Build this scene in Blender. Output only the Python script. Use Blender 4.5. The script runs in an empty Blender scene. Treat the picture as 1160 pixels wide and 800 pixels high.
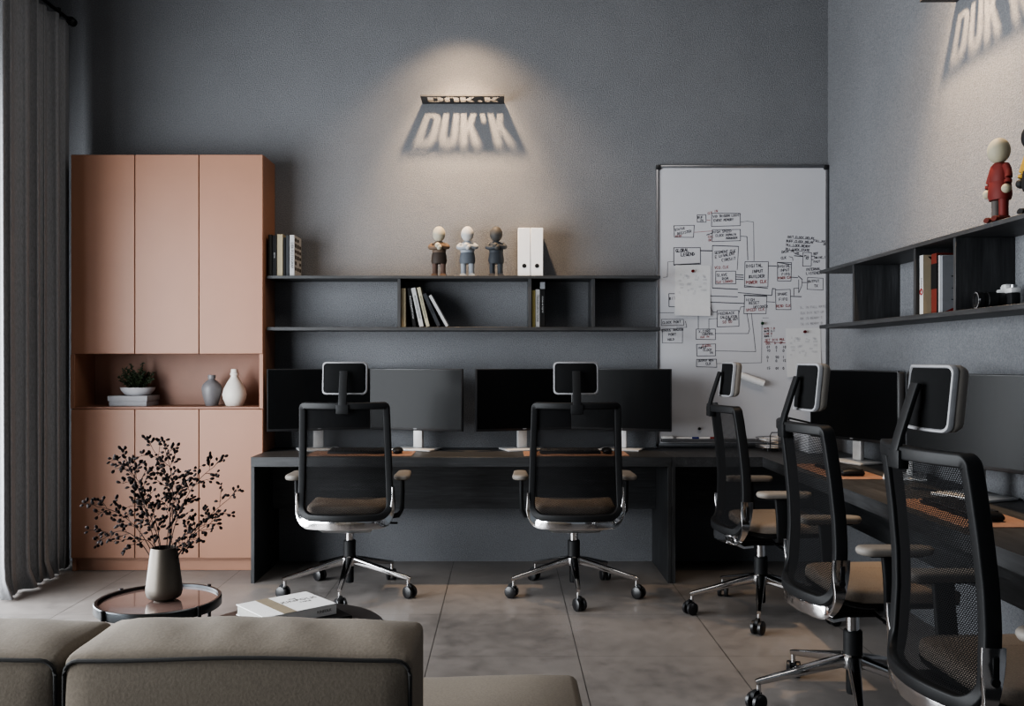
import bpy, bmesh, math, random
from mathutils import Vector, Matrix, Euler
random.seed(7)
PI = math.pi
S = bpy.context.scene
COL = S.collection

# ------------------------------------------------------------------ materials
def srgb(r, g, b):
    f = lambda c: (c/255/12.92) if c/255 <= 0.04045 else ((c/255+0.055)/1.055)**2.4
    return (f(r), f(g), f(b), 1)

class N:
    def __init__(s, name):
        s.m = bpy.data.materials.new(name); s.m.use_nodes = True
        s.t = s.m.node_tree; s.n = s.t.nodes; s.l = s.t.links
        s.b = s.n['Principled BSDF']; s.out = s.n['Material Output']
    def add(s, typ, **kw):
        x = s.n.new(typ)
        for k, v in kw.items(): setattr(x, k, v)
        return x
    def link(s, a, b): s.l.new(a, b)
    def math(s, op, a, b=None, c=None):
        x = s.add('ShaderNodeMath', operation=op)
        for i, v in enumerate((a, b, c)):
            if v is None: continue
            if isinstance(v, (int, float)): x.inputs[i].default_value = v
            else: s.link(v, x.inputs[i])
        return x.outputs[0]
    def coords(s, scale=(1,1,1), kind='Object'):
        tc = s.add('ShaderNodeTexCoord'); mp = s.add('ShaderNodeMapping')
        mp.inputs['Scale'].default_value = scale
        s.link(tc.outputs[kind], mp.inputs['Vector']); return mp.outputs[0]
    def noise(s, vec, scale, detail=4, rough=.55):
        n = s.add('ShaderNodeTexNoise'); n.inputs['Scale'].default_value = scale
        n.inputs['Detail'].default_value = detail; n.inputs['Roughness'].default_value = rough
        s.link(vec, n.inputs['Vector']); return n.outputs['Fac']
    def ramp(s, fac, stops):
        r = s.add('ShaderNodeValToRGB'); e = r.color_ramp.elements
        while len(e) < len(stops): e.new(.5)
        for q, (p, c) in zip(e, stops): q.position = p; q.color = c
        s.link(fac, r.inputs['Fac']); return r.outputs['Color']
    def bump(s, h, strength, dist=.01):
        b = s.add('ShaderNodeBump'); b.inputs['Strength'].default_value = strength
        b.inputs['Distance'].default_value = dist
        s.link(h, b.inputs['Height']); s.link(b.outputs[0], s.b.inputs['Normal'])

def sc(c, k): return (c[0]*k, c[1]*k, c[2]*k, 1)

def mat(name, col, rough=.5, metal=0, var=.08, scale=30, stretch=(1,1,1), bump=0, bdist=.002, bscale=None, coat=0, spec=.5):
    n = N(name)
    v = n.coords(stretch)
    f = n.noise(v, scale)
    n.link(n.ramp(f, [(.3, sc(col, 1-var)), (.7, sc(col, 1+var))]), n.b.inputs['Base Color'])
    n.b.inputs['Roughness'].default_value = rough; n.b.inputs['Metallic'].default_value = metal
    n.b.inputs['Coat Weight'].default_value = coat
    n.b.inputs['Specular IOR Level'].default_value = spec
    if bump:
        n.bump(f if bscale is None else n.noise(v, bscale, 3), bump, bdist)
    return n.m

def m_wall():
    n = N('slate_plaster'); v = n.coords()
    f1 = n.noise(v, 150, 3, .7); f2 = n.noise(v, 3, 4)
    mx = n.math('ADD', n.math('MULTIPLY', f1, .85), n.math('MULTIPLY', f2, .15))
    c = (.148,.152,.161,1)
    n.link(n.ramp(mx, [(.36, sc(c,.77)), (.64, sc(c,1.23))]), n.b.inputs['Base Color'])
    n.b.inputs['Roughness'].default_value = .9; n.b.inputs['Specular IOR Level'].default_value = .2
    n.bump(f1, .8, .008); return n.m

def m_floor():
    n = N('concrete_tile'); v = n.coords()
    f = n.noise(v, 1.3, 8, .62); g = n.noise(v, 14, 5)
    mx = n.math('ADD', n.math('MULTIPLY', f, .75), n.math('MULTIPLY', g, .25))
    c = (.168,.153,.143,1)
    col = n.ramp(mx, [(.36, sc(c,.62)), (.5, c), (.64, sc(c,1.25))])
    sp = n.add('ShaderNodeSeparateXYZ'); n.link(v, sp.inputs[0])
    T = .65
    def seam(s, o):
        a = n.math('FRACT', n.math('DIVIDE', n.math('SUBTRACT', s, o), T))
        return n.math('LESS_THAN', n.math('MINIMUM', a, n.math('SUBTRACT', 1.0, a)), .0032)
    sm = n.math('MAXIMUM', seam(sp.outputs[0], -.329), n.math('MULTIPLY', seam(sp.outputs[1], 5.278-.65*20), .45))
    mix = n.add('ShaderNodeMix', data_type='RGBA')
    n.link(sm, mix.inputs[0]); n.link(col, mix.inputs[6]); mix.inputs[7].default_value = (.025,.022,.02,1)
    n.link(mix.outputs[2], n.b.inputs['Base Color'])
    n.link(n.math('ADD', n.math('MULTIPLY', g, .25), .27), n.b.inputs['Roughness'])
    n.bump(g, .08, .004); return n.m

def m_wood(name, stretch):
    n = N(name); v = n.coords(stretch)
    f = n.noise(v, 14, 6, .65); g = n.noise(v, 60, 3, .6)
    mx = n.math('ADD', n.math('MULTIPLY', f, .6), n.math('MULTIPLY', g, .4))
    n.link(n.ramp(mx, [(.36, (.011,.0115,.0125,1)), (.55, (.027,.028,.030,1)), (.72, (.055,.056,.059,1))]), n.b.inputs['Base Color'])
    n.b.inputs['Roughness'].default_value = .5
    n.bump(mx, .35, .003); return n.m

def m_mesh():
    n = N('chair_mesh'); tc = n.add('ShaderNodeTexCoord')
    sp = n.add('ShaderNodeSeparateXYZ'); n.link(tc.outputs['Object'], sp.inputs[0])
    P = .0062
    row = n.math('FLOOR', n.math('DIVIDE', sp.outputs[2], P*.8))
    off = n.math('MULTIPLY', n.math('MODULO', row, 2.0), .5)
    fx = n.math('FRACT', n.math('ADD', n.math('DIVIDE', sp.outputs[0], P), off))
    fz = n.math('FRACT', n.math('DIVIDE', sp.outputs[2], P*.8))
    dx = n.math('ABSOLUTE', n.math('SUBTRACT', fx, .5)); dz = n.math('ABSOLUTE', n.math('SUBTRACT', fz, .5))
    hole = n.math('MULTIPLY', n.math('LESS_THAN', dx, .295), n.math('LESS_THAN', dz, .29))
    tr = n.add('ShaderNodeBsdfTransparent'); mx = n.add('ShaderNodeMixShader')
    n.link(hole, mx.inputs[0]); n.link(n.b.outputs[0], mx.inputs[1]); n.link(tr.outputs[0], mx.inputs[2])
    n.link(mx.outputs[0], n.out.inputs['Surface'])
    n.b.inputs['Base Color'].default_value = (.006,.006,.0065,1); n.b.inputs['Roughness'].default_value = .9; n.b.inputs['Specular IOR Level'].default_value = .1
    return n.m

def m_glass(name, col, rough=.06):
    n = N(name); v = n.coords(); f = n.noise(v, 5)
    n.link(n.ramp(f, [(.3, sc(col,.95)), (.7, sc(col,1.05))]), n.b.inputs['Base Color'])
    n.b.inputs['Roughness'].default_value = rough; n.b.inputs['Coat Weight'].default_value = .5
    n.b.inputs['Coat Roughness'].default_value = .03
    return n.m

M = {}
M['wall'] = m_wall(); M['floor'] = m_floor()
M['ceiling'] = mat('ceiling_paint', (.03,.031,.033,1), .9)
M['wood_x'] = m_wood('charcoal_wood_long', (.12,1.6,1.6))
M['wood_y'] = m_wood('charcoal_wood_return', (1.6,.12,1.6))
M['wood_z'] = m_wood('charcoal_wood_upright', (1.6,1.6,.12))
M['mesh'] = m_mesh()
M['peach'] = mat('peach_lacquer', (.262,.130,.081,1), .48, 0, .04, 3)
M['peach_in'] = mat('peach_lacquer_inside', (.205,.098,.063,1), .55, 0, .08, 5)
M['curtain'] = mat('grey_curtain_cloth', (.235,.238,.245,1), .95, 0, .18, 90, (3,3,.5), .3, .002)
M['black_metal'] = mat('black_metal', (.012,.012,.013,1), .4, .6)
M['black_plastic'] = mat('black_plastic', (.0085,.0088,.0095,1), .5, 0, .1, 80, spec=.22)
M['matte_black'] = mat('matte_black', (.006,.0062,.0066,1), .9, 0, .05, 60, spec=.1)
M['polished'] = mat('polished_aluminium', (.72,.71,.70,1), .3, .9, .03)
M['chrome'] = mat('chrome', (.62,.61,.61,1), .12, 1, .03)
M['steel'] = mat('grey_steel', (.30,.30,.31,1), .35, 1)
M['rim_metal'] = mat('dark_rim_metal', (.06,.065,.07,1), .3, 1)
M['grey_plastic'] = mat('light_grey_plastic', (.19,.19,.198,1), .55)
M['pad'] = mat('taupe_pad', (.16,.146,.130,1), .65, 0, .05, 60)
M['seat'] = mat('seat_fabric', (.21,.175,.145,1), .9, 0, .15, 220, (1,1,1), .2)
M['sofa'] = mat('taupe_linen', (.155,.130,.102,1), .95, 0, .12, 160, (1,1,1), .35, .002)
M['piping'] = mat('dark_piping', (.018,.017,.016,1), .8)
M['screen'] = mat('black_screen', (.005,.0052,.0056,1), .22, spec=.10)
M['bezel'] = mat('black_bezel', (.010,.010,.011,1), .35)
M['alu'] = mat('brushed_white_aluminium', (.52,.52,.52,1), .4, .2)
M['leather'] = mat('tan_leather', (.235,.132,.090,1), .6, 0, .1, 40)
M['white'] = mat('white_paint', (.68,.67,.66,1), .5, 0, .03)
M['offwhite'] = mat('offwhite_ceramic', (.60,.565,.52,1), .55, 0, .05, 12)
M['bowl'] = mat('white_ceramic', (.5,.5,.52,1), .4, 0, .03)
M['boxgrey'] = mat('grey_card', (.30,.30,.315,1), .7, 0, .05)
M['vasegrey'] = mat('grey_ceramic', (.135,.13,.135,1), .45, 0, .06)
M['board'] = mat('whiteboard_enamel', (.44,.44,.46,1), .3, 0, .02, 4)
M['paper'] = mat('paper', (.49,.49,.495,1), .8, 0, .02)
M['ink'] = mat('black_ink', (.06,.06,.07,1), .7)
M['inkgrey'] = mat('faded_ink', (.33,.33,.35,1), .8)
M['inkred'] = mat('red_ink', (.24,.08,.08,1), .7)
M['brush_vase'] = mat('brushed_pewter', (.10,.088,.075,1), .42, .85, .25, 6, (1,1,.4), .1)
M['branch'] = mat('dark_twig', (.014,.009,.008,1), .8, spec=.15)
M['pod'] = mat('dark_leaf', (.009,.0058,.0055,1), .7, 0, .3, 60, spec=.12)
M['leafgreen'] = mat('green_leaf', (.028,.045,.020,1), .55, 0, .45, 70)
M['rose'] = m_glass('rose_mirror_glass', (.115,.075,.064,1))
M['blacktop'] = mat('black_stained_top', (.022,.019,.018,1), .35, 0, .2, 20)
M['sign'] = mat('dark_sign_metal', (.05,.05,.052,1), .55, .5)
def paint(name, r, g, b, rough=.6, metal=0): 
    if name not in M: M[name] = mat(name, sc(srgb(r,g,b), .55), rough, metal, .06, 25, spec=.2)
    return M[name]

# ------------------------------------------------------------------ geometry helpers
def link(o, parent=None):
    COL.objects.link(o)
    if parent is not None: o.parent = parent
    return o

def finish(bm, name, m, parent=None, smooth=True, ang=38):
    bmesh.ops.recalc_face_normals(bm, faces=bm.faces)
    if smooth:
        a = math.radians(ang)
        for f in bm.faces: f.smooth = True
        for e in bm.edges:
            if len(e.link_faces) == 2 and e.calc_face_angle(0) > a: e.smooth = False
    me = bpy.data.meshes.new(name); bm.to_mesh(me); bm.free()
    for x in (m if isinstance(m, list) else [m]): me.materials.append(x)
    return link(bpy.data.objects.new(name, me), parent)

def tag(o, label=None, cat=None, group=None, kind=None):
    for k, v in (('label', label), ('category', cat), ('group', group), ('kind', kind)):
        if v: o[k] = v
    return o

def thing(name, label, cat, loc=(0,0,0), rz=0, group=None):
    o = bpy.data.objects.new(name, None); o.empty_display_size = .05
    o.location = loc; o.rotation_euler = (0,0,rz); link(o)
    return tag(o, label, cat, group)

def copy_tree(o, parent=None):
    c = o.copy(); COL.objects.link(c)
    if parent is not None: c.parent = parent
    for ch in list(o.children): copy_tree(ch, c)
    return c

def merge(bm, src, mtx=None):
    me = bpy.data.meshes.new('tmp'); 
    if mtx is not None: bmesh.ops.transform(src, matrix=mtx, verts=src.verts)
    src.to_mesh(me); src.free(); bm.from_mesh(me); bpy.data.meshes.remove(me)

def box(bm, c, s, r=0, seg=2, rot=None, mi=0):
    b = bmesh.new(); bmesh.ops.create_cube(b, size=1)
    bmesh.ops.scale(b, vec=s, verts=b.verts)
    if r > 0: bmesh.ops.bevel(b, geom=list(b.edges), offset=min(r, min(s)*.49), segments=seg, profile=.5, affect='EDGES')
    for f in b.faces: f.material_index = mi
    mt = Matrix.Translation(c) @ (Euler(rot).to_matrix().to_4x4() if rot else Matrix())
    merge(bm, b, mt); return bm

def B(c, s, r=0, seg=2, rot=None): return box(bmesh.new(), c, s, r, seg, rot)

def lathe(prof, n=32, c=(0,0,0), bm=None):
    bm = bm or bmesh.new(); rings = []
    for r, z in prof:
        if r < 1e-5: rings.append([bm.verts.new((c[0], c[1], c[2]+z))])
        else: rings.append([bm.verts.new((c[0]+r*math.cos(2*PI*i/n), c[1]+r*math.sin(2*PI*i/n), c[2]+z)) for i in range(n)])
    for a, b in zip(rings, rings[1:]):
        for i in range(n):
            j = (i+1) % n
            if len(a) == 1 and len(b) == 1: continue
            if len(a) == 1: bm.faces.new((a[0], b[i], b[j]))
            elif len(b) == 1: bm.faces.new((a[i], a[j], b[0]))
            else: bm.faces.new((a[i], a[j], b[j], b[i]))
    return bm

def sweep(bm, pts, prof, up=(0,1,0), closed=False, scales=None):
    pts = [Vector(p) for p in pts]; up0 = Vector(up); n = len(pts); rings = []
    for i, p in enumerate(pts):
        a = pts[i-1] if (i > 0 or closed) else p
        b = pts[(i+1) % n] if (i < n-1 or closed) else p
        t = (b-a).normalized(); u = up0
        if abs(t.dot(u)) > .98: u = Vector((.3,.2,.9)) if abs(t.z) < .8 else Vector((0,1,0))
        s = t.cross(u).normalized(); w = s.cross(t).normalized()
        k = scales[i] if scales else 1
        kx, ky = k if isinstance(k, tuple) else (k, k)
        rings.append([bm.verts.new(p + s*x*kx + w*y*ky) for x, y in prof])
    m = len(prof)
    for i in range(n if closed else n-1):
        a, b = rings[i], rings[(i+1) % n]
        for j in range(m):
            q = (j+1) % m; bm.faces.new((a[j], a[q], b[q], b[j]))
    if not closed:
        bm.faces.new(rings[0][::-1]); bm.faces.new(rings[-1])
    return bm

def circ(r, n=10): return [(r*math.cos(2*PI*i/n), r*math.sin(2*PI*i/n)) for i in range(n)]
def rrect(w, h, r=.005, n=2):
    o = []
    for cx, cy, a0 in ((w/2-r, h/2-r, 0), (-w/2+r, h/2-r, PI/2), (-w/2+r, -h/2+r, PI), (w/2-r, -h/2+r, 1.5*PI)):
        for i in range(n+1):
            a = a0+PI/2*i/n; o.append((cx+r*math.cos(a), cy+r*math.sin(a)))
    return o

def tube(bm, pts, r, n=8, closed=False, up=(0,0,1), scales=None): return sweep(bm, pts, circ(r, n), up, closed, scales)

def rpoly(cs, rs, n=6):
    out = []; k = len(cs)
    for i in range(k):
        p = Vector(cs[i]); a = Vector(cs[i-1]); b = Vector(cs[(i+1) % k]); r = rs[i]
        d1 = (a-p).normalized(); d2 = (b-p).normalized()
        ang = d1.angle(d2); L = r/math.tan(ang/2)
        q1 = p+d1*L; q2 = p+d2*L; ctr = p+(d1+d2).normalized()*(r/math.sin(ang/2))
        v1 = q1-ctr; v2 = q2-ctr; th = v1.angle(v2)
        for j in range(n+1):
            t = j/n; s = math.sin(th)
            v = v1*(math.sin((1-t)*th)/s)+v2*(math.sin(t*th)/s)
            out.append(tuple(ctr+v))
    return out

def prism(bm, poly, z0, z1):
    a = [bm.verts.new((x, y, z0)) for x, y in poly]; b = [bm.verts.new((x, y, z1)) for x, y in poly]
    n = len(poly)
    for i in range(n): bm.faces.new((a[i], a[(i+1) % n], b[(i+1) % n], b[i]))
    bm.faces.new(a[::-1]); bm.faces.new(b); return bm

def bez(p0, p1, p2, n):
    p0, p1, p2 = Vector(p0), Vector(p1), Vector(p2)
    return [p0*(1-t)**2+p1*2*t*(1-t)+p2*t*t for t in [i/n for i in range(n+1)]]

def text(s, name, m, parent, loc, rot, size, align='CENTER', ext=.0004, sx=1, bold=0):
    cu = bpy.data.curves.new('txt', 'FONT'); cu.body = s; cu.size = size; cu.align_x = align; cu.align_y = 'CENTER'
    cu.extrude = ext; cu.resolution_u = 2; cu.offset = bold
    t = bpy.data.objects.new('txt', cu); COL.objects.link(t)
    me = bpy.data.meshes.new_from_object(t.evaluated_get(bpy.context.evaluated_depsgraph_get()))
    bpy.data.objects.remove(t); bpy.data.curves.remove(cu)
    me.materials.clear(); me.materials.append(m); me.name = name
    me.transform(Matrix.Translation(loc) @ Euler(rot).to_matrix().to_4x4() @ Matrix.Diagonal((sx,1,1,1)))
    return link(bpy.data.objects.new(name, me), parent)

# ------------------------------------------------------------------ room
WB, WR, WL, H = 5.847, 2.077, -2.95, 4.3     # back wall Y, right wall X, left wall X, height
def struct(name, bm, m, parent=None):
    o = finish(bm, name, m, parent, smooth=False)
    if parent is None: o['kind'] = 'structure'
    return o
struct('floor', B(((WL+WR)/2, 2.3, -.05), (WR-WL+.6, 7.5, .1)), M['floor'])
struct('ceiling', B(((WL+WR)/2, 2.3, H+.05), (WR-WL+.6, 7.5, .1)), M['ceiling'])
struct('wall_back', B(((WL+WR)/2, WB+.1, H/2), (WR-WL+.6, .2, H)), M['wall'])
struct('wall_right', B((WR+.1, (WB-1.45)/2, H/2), (.2, WB+1.45, H)), M['wall'])
W0, W1, WZ0, WZ1 = .5, 5.28, .06, 2.6
bm = bmesh.new()
for y0, y1, z0, z1 in ((-1.45, W0, 0, H), (W1, WB, 0, H), (W0, W1, 0, WZ0), (W0, W1, WZ1, H)):
    box(bm, (WL-.1, (y0+y1)/2, (z0+z1)/2), (.2, y1-y0, z1-z0))
struct('wall_left', bm, M['wall'])
bm = bmesh.new()
for y in (W0+.03, (W0+W1)/2, W1-.03): box(bm, (WL-.15, y, (WZ0+WZ1)/2), (.06, .06, WZ1-WZ0))
for z in (WZ0+.03, WZ1-.03): box(bm, (WL-.15, (W0+W1)/2, z), (.06, W1-W0, .06))
struct('window_1', bm, M['black_metal'])

# ------------------------------------------------------------------ curtain
rod = thing('curtain_rod', 'thin black curtain rod high on the left with a knob end', 'curtain rod', (-2.72, 5.74, 3.42))
finish(tube(bmesh.new(), [(0,-3.4,0), (0,-.06,0)], .011, 12), 'rod', M['black_metal'], rod)
bm = lathe([(0,0),(.016,.002),(.027,.012),(.027,.05),(.014,.062),(.014,.09),(0,.09)], 16)
bmesh.ops.rotate(bm, cent=(0,0,0), matrix=Matrix.Rotation(PI/2, 3, 'X'), verts=bm.verts)
finish(bm, 'finial', M['black_metal'], rod)
bm = bmesh.new(); tube(bm, [(-.225,-.2,-.02), (0,-.2,-.02)], .008); tube(bm, [(0,-.2,-.03), (0,-.2,.02)], .014)
finish(bm, 'bracket', M['black_metal'], rod)

bm = bmesh.new(); NU, NV = 220, 34; y0, y1 = 4.845, 5.69; g = []
for i in range(NU+1):
    u = i/NU; row = []
    ph = u*7*2*PI+.8*math.sin(u*11)
    for j in range(NV+1):
        v = j/NV; z = .012+v*3.37
        amp = .038*(.75+.35*math.sin(u*17+1))*(1.15-.3*v)*(.75 if u > .78 else 1)
        s = math.sin(ph+.25*math.sin(v*3+u*20))
        x = -2.72+amp*(abs(s)**.7*(1 if s > 0 else -1))
        y = y0+(y1-y0)*u+.016*math.cos(ph*2)*(1-.4*v)
        if z < .16:
            k = (.16-z)/.16
            x += .05*k*k*(.6+.4*math.sin(u*23))*max(0, min(1, (5.52-y)/.1)); y += .012*k*math.sin(u*40)
        row.append(bm.verts.new((x, y, z)))
    g.append(row)
for i in range(NU):
    for j in range(NV): bm.faces.new((g[i][j], g[i+1][j], g[i+1][j+1], g[i][j+1]))
cur = finish(bm, 'curtain', M['curtain'], ang=180)
md = cur.modifiers.new('thick', 'SOLIDIFY'); md.thickness = .003
tag(cur, 'floor-length dark grey curtain gathered in folds beside the pink cabinet', 'curtain')

# ------------------------------------------------------------------ cabinet
CX0, CX1, CY, CZ = -2.654, -1.478, 5.556, 2.551
cab = thing('storage_cabinet', 'tall peach pink cabinet with six flat doors and an open niche', 'cabinet', ((CX0+CX1)/2, CY, 0))
cw = CX1-CX0; dep = WB-CY-.004
def cb(bm, x0, x1, y0, y1, z0, z1, r=.0015): return box(bm, ((x0+x1)/2, (y0+y1)/2, (z0+z1)/2), (x1-x0, y1-y0, z1-z0), r, 1)
NB, NT = 1.009, 1.332
bm = bmesh.new()
cb(bm, -cw/2, -cw/2+.024, .02, dep, .0, CZ); cb(bm, cw/2-.024, cw/2, .02, dep, .0, CZ)
cb(bm, -cw/2, -cw/2+.024, 0, .021, NB-.012, NT); cb(bm, cw/2-.024, cw/2, 0, .021, NB-.012, NT)
cb(bm, -cw/2+.024, cw/2-.024, .02, dep, CZ-.024, CZ)
cb(bm, -cw/2+.024, cw/2-.024, .022, dep, .07, .09)
finish(bm, 'carcass', M['peach'], cab)
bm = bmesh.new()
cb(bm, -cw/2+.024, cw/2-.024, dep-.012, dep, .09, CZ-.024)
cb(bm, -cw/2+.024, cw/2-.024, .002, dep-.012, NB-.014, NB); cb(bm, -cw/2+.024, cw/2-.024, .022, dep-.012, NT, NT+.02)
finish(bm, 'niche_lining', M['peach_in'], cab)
finish(B((0, dep/2+.02, .04), (cw-.02, dep-.045, .08), .002, 1), 'plinth', M['peach'], cab)
dw = cw/3
for k in range(3):
    x0 = -cw/2+dw*k+.0022; x1 = x0+dw-.0044
    finish(cb(bmesh.new(), x0, x1, 0, .02, NT+.001, CZ-.001, .002), 'door', M['peach'], cab)
    finish(cb(bmesh.new(), x0, x1, 0, .02, .084, NB-.016, .002), 'door', M['peach'], cab)

# niche contents
bx = thing('gift_box', 'flat grey lidded box lying in the cabinet niche under the plant bowl', 'box', (-2.33, 5.715, NB))
finish(B((0,0,.016), (.232,.2,.032), .002), 'box_base', M['boxgrey'], bx)
finish(B((0,0,.0475), (.244,.212,.033), .002), 'lid', M['boxgrey'], bx)
pl = thing('potted_plant', 'small bushy green plant in a shallow white bowl on the grey box', 'plant', (-2.305, 5.71, NB+.0645))
finish(lathe([(0,0),(.062,0),(.075,.004),(.098,.03),(.106,.05),(.102,.05),(.094,.034),(.07,.03),(0,.034)], 40), 'bowl', M['bowl'], pl)
bs, bl = bmesh.new(), bmesh.new()
def leaf(bm, p, d, L, W):
    d = d.normalized(); s = d.cross(Vector((random.uniform(-1,1), random.uniform(-1,1), random.uniform(-1,1)))).normalized()
    n = s.cross(d)*.15*W
    v = [bm.verts.new(q) for q in (p, p+d*L*.45+s*W+n, p+d*L, p+d*L*.45-s*W+n)]
    bm.faces.new((v[0], v[1], v[2])); bm.faces.new((v[0], v[2], v[3]))
for k in range(30):
    a = random.uniform(0, 2*PI); rr = random.uniform(.03,.115); hh = random.uniform(.03,.12)*(1.15-rr*4)+.035
    if k == 0: a, rr, hh = PI, .045, .155
    if k == 1: a, rr, hh = .2, .03, .165
    if k == 2: a, rr, hh = -.1, .105, .105
    if k == 3: a, rr, hh = PI, .115, .055
    e = Vector((rr*math.cos(a), rr*math.sin(a)*.7, .035+hh))
    pts = bez((e.x*.3, e.y*.3, .03), (e.x*.6, e.y*.6, .03+hh*.75), e, 10)
    tube(bs, pts, .0014, 5)
    for i, p in enumerate(pts[2:], 2):
        for q in range(6):
            d = Vector((random.uniform(-1,1), random.uniform(-1,1), random.uniform(-.2,1)))
            leaf(bl, p, d, random.uniform(.010,.020), .0045)
finish(bs, 'stems', M['branch'], pl); finish(bl, 'foliage', M['leafgreen'], pl, ang=180)
v = finish(lathe([(0,0),(.036,0),(.038,.004),(.058,.075),(.062,.105),(.056,.13),(.036,.152),(.021,.163),(.019,.168),(.0235,.17),(.0235,.192),(.017,.192),(.015,.16),(0,.15)], 40), 'vase', M['vasegrey'])
v.location = (-1.838, 5.70, NB); tag(v, 'small grey bottle-shaped vase in the cabinet niche', 'vase')
v = finish(lathe([(0,0),(.05,0),(.053,.004),(.07,.045),(.074,.07),(.066,.105),(.046,.145),(.028,.172),(.022,.184),(.0225,.19),(.027,.193),(.027,.203),(.0225,.207),(.0205,.228),(.017,.228),(.014,.19),(0,.17)], 40), 'vase', M['offwhite'])
v.location = (-1.692, 5.69, NB); tag(v, 'taller off-white bottle-shaped vase at the right of the cabinet niche', 'vase')

# ------------------------------------------------------------------ desks
DZ, DT, DF = .732, .057, 5.272
dk = thing('desk', 'long charcoal wood desk against the back wall beside the pink cabinet', 'desk', (-.2535, DF, 0))
finish(B((0,.286,DZ-DT/2), (2.441,.572,DT), .0015, 1), 'desktop', M['wood_x'], dk)
for s in (-1, 1): finish(B((s*1.2095,.286,(DZ-DT)/2), (.021,.572,DZ-DT), .001, 1), 'side_panel', M['wood_z'], dk)
finish(B((0,.425,(.364+DZ-DT)/2), (2.398,.02,DZ-DT-.364), .001, 1), 'modesty_panel', M['wood_x'], dk)

RX = 1.494; RY0 = 1.15
dk = thing('corner_desk', 'charcoal wood corner desk running along the right wall under the whiteboard', 'desk', (1.2, DF, 0))
ox, oy = 1.2, DF
L = [(.9685,DF), (RX,DF), (RX,RY0), (WR-.003,RY0), (WR-.003,WB-.003), (.9685,WB-.003)]
bm = prism(bmesh.new(), [(x-ox, y-oy) for x, y in L], DZ-DT, DZ)
finish(bm, 'desktop', M['wood_y'], dk)
finish(B((.979-ox,.286,(DZ-DT)/2), (.021,.572,DZ-DT), .001, 1), 'side_panel', M['wood_z'], dk)
finish(B(((RX+WR)/2-ox,RY0+.012-oy,(DZ-DT)/2), (WR-RX-.006,.021,DZ-DT), .001, 1), 'side_panel', M['wood_z'], dk)
finish(B(((.99+1.94)/2-ox,.425,(.364+DZ-DT)/2), (.95,.02,DZ-DT-.364), .001, 1), 'modesty_panel', M['wood_x'], dk)
finish(B((1.94-ox,(RY0+.02+DF+.42)/2-oy,(.364+DZ-DT)/2), (.02,DF+.4-RY0-.02,DZ-DT-.364), .001, 1), 'modesty_panel', M['wood_y'], dk)

# ------------------------------------------------------------------ shelves
SB0, SB1 = 1.477, 1.498      # lower board
ST0, ST1 = 1.797, 1.815      # upper board
def shelf(label, loc, rz, length, divs):
    t = thing('wall_shelf', label, 'shelf', loc, rz)
    m = M['wood_x']
    finish(B((length/2, -.124, (ST0+ST1)/2), (length, .248, ST1-ST0), .001, 1), 'shelf_board', m, t)
    finish(B((length/2, -.124, (SB0+SB1)/2), (length, .248, SB1-SB0), .001, 1), 'shelf_board', m, t)
    for d in divs: finish(B((d, -.122, (SB1+ST0)/2), (.02, .240, ST0-SB1-.0006), .001, 1), 'divider', M['wood_z'], t)
    return t
shelf('two-tier charcoal wall shelf mounted above the back desk', (-1.468, WB-.001, 0), 0, 2.425, [.815, 1.622, 2.014])
shelf('two-tier charcoal wall shelf on the right wall above the side desk', (WR-.001, 5.286, 0), -PI/2, 2.42, [.498, 1.213, 1.576])

# ------------------------------------------------------------------ books
def book(label, w, h, d, col, loc, lean=0, rz=0, group=None, spine=None, pagecol=(225,220,205), cover=None, spine_text=None, tcol=None, tsize=.012, name='book'):
    """upright book, spine toward local -Y, width on X, origin bottom centre front"""
    t = thing(name, label, 'book', loc, rz, group)
    bm = bmesh.new(); c = .0022
    for s in (-1, 1): box(bm, (s*(w/2-c/2), d/2, h/2), (c, d, h), .0006, 1)
    box(bm, (0, c/2, h/2), (w, c, h), .0008, 1)
    R = Matrix.Rotation(lean, 4, 'Y')
    bmesh.ops.transform(bm, matrix=R, verts=bm.verts)
    finish(bm, 'cover', col, t)
    bm = B((0, d/2, h/2), (w-2*c-.0006, d-.006, h-.006)); bmesh.ops.transform(bm, matrix=R, verts=bm.verts)
    finish(bm, 'pages', paint('pages_%d' % pagecol[0], *pagecol, .9), t)
    if spine_text:
        o = text(spine_text, 'spine_lettering', tcol, t, (0, -.0006, h*.5), (PI/2, PI/2, 0), tsize)
        o.data.transform(R)
    return t
bk = paint('book_black', 24,24,25); ol = paint('book_olive', 48,46,40); cr = paint('book_cream', 178,166,138); dg = paint('book_charcoal', 60,62,66)
wh = paint('book_white', 206,206,206); ye = paint('book_yellow', 190,176,112); rd = paint('book_red', 122,50,40); be = paint('book_beige', 188,176,150)
gy = paint('book_grey', 150,153,158); rd2 = paint('book_crimson', 140,30,34)
inkw = paint('print_white', 215,215,215); inkb = paint('print_black', 30,30,32)
Ys = 5.615
G1 = 'books on the left end of the back shelf'; x = -1.462
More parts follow.
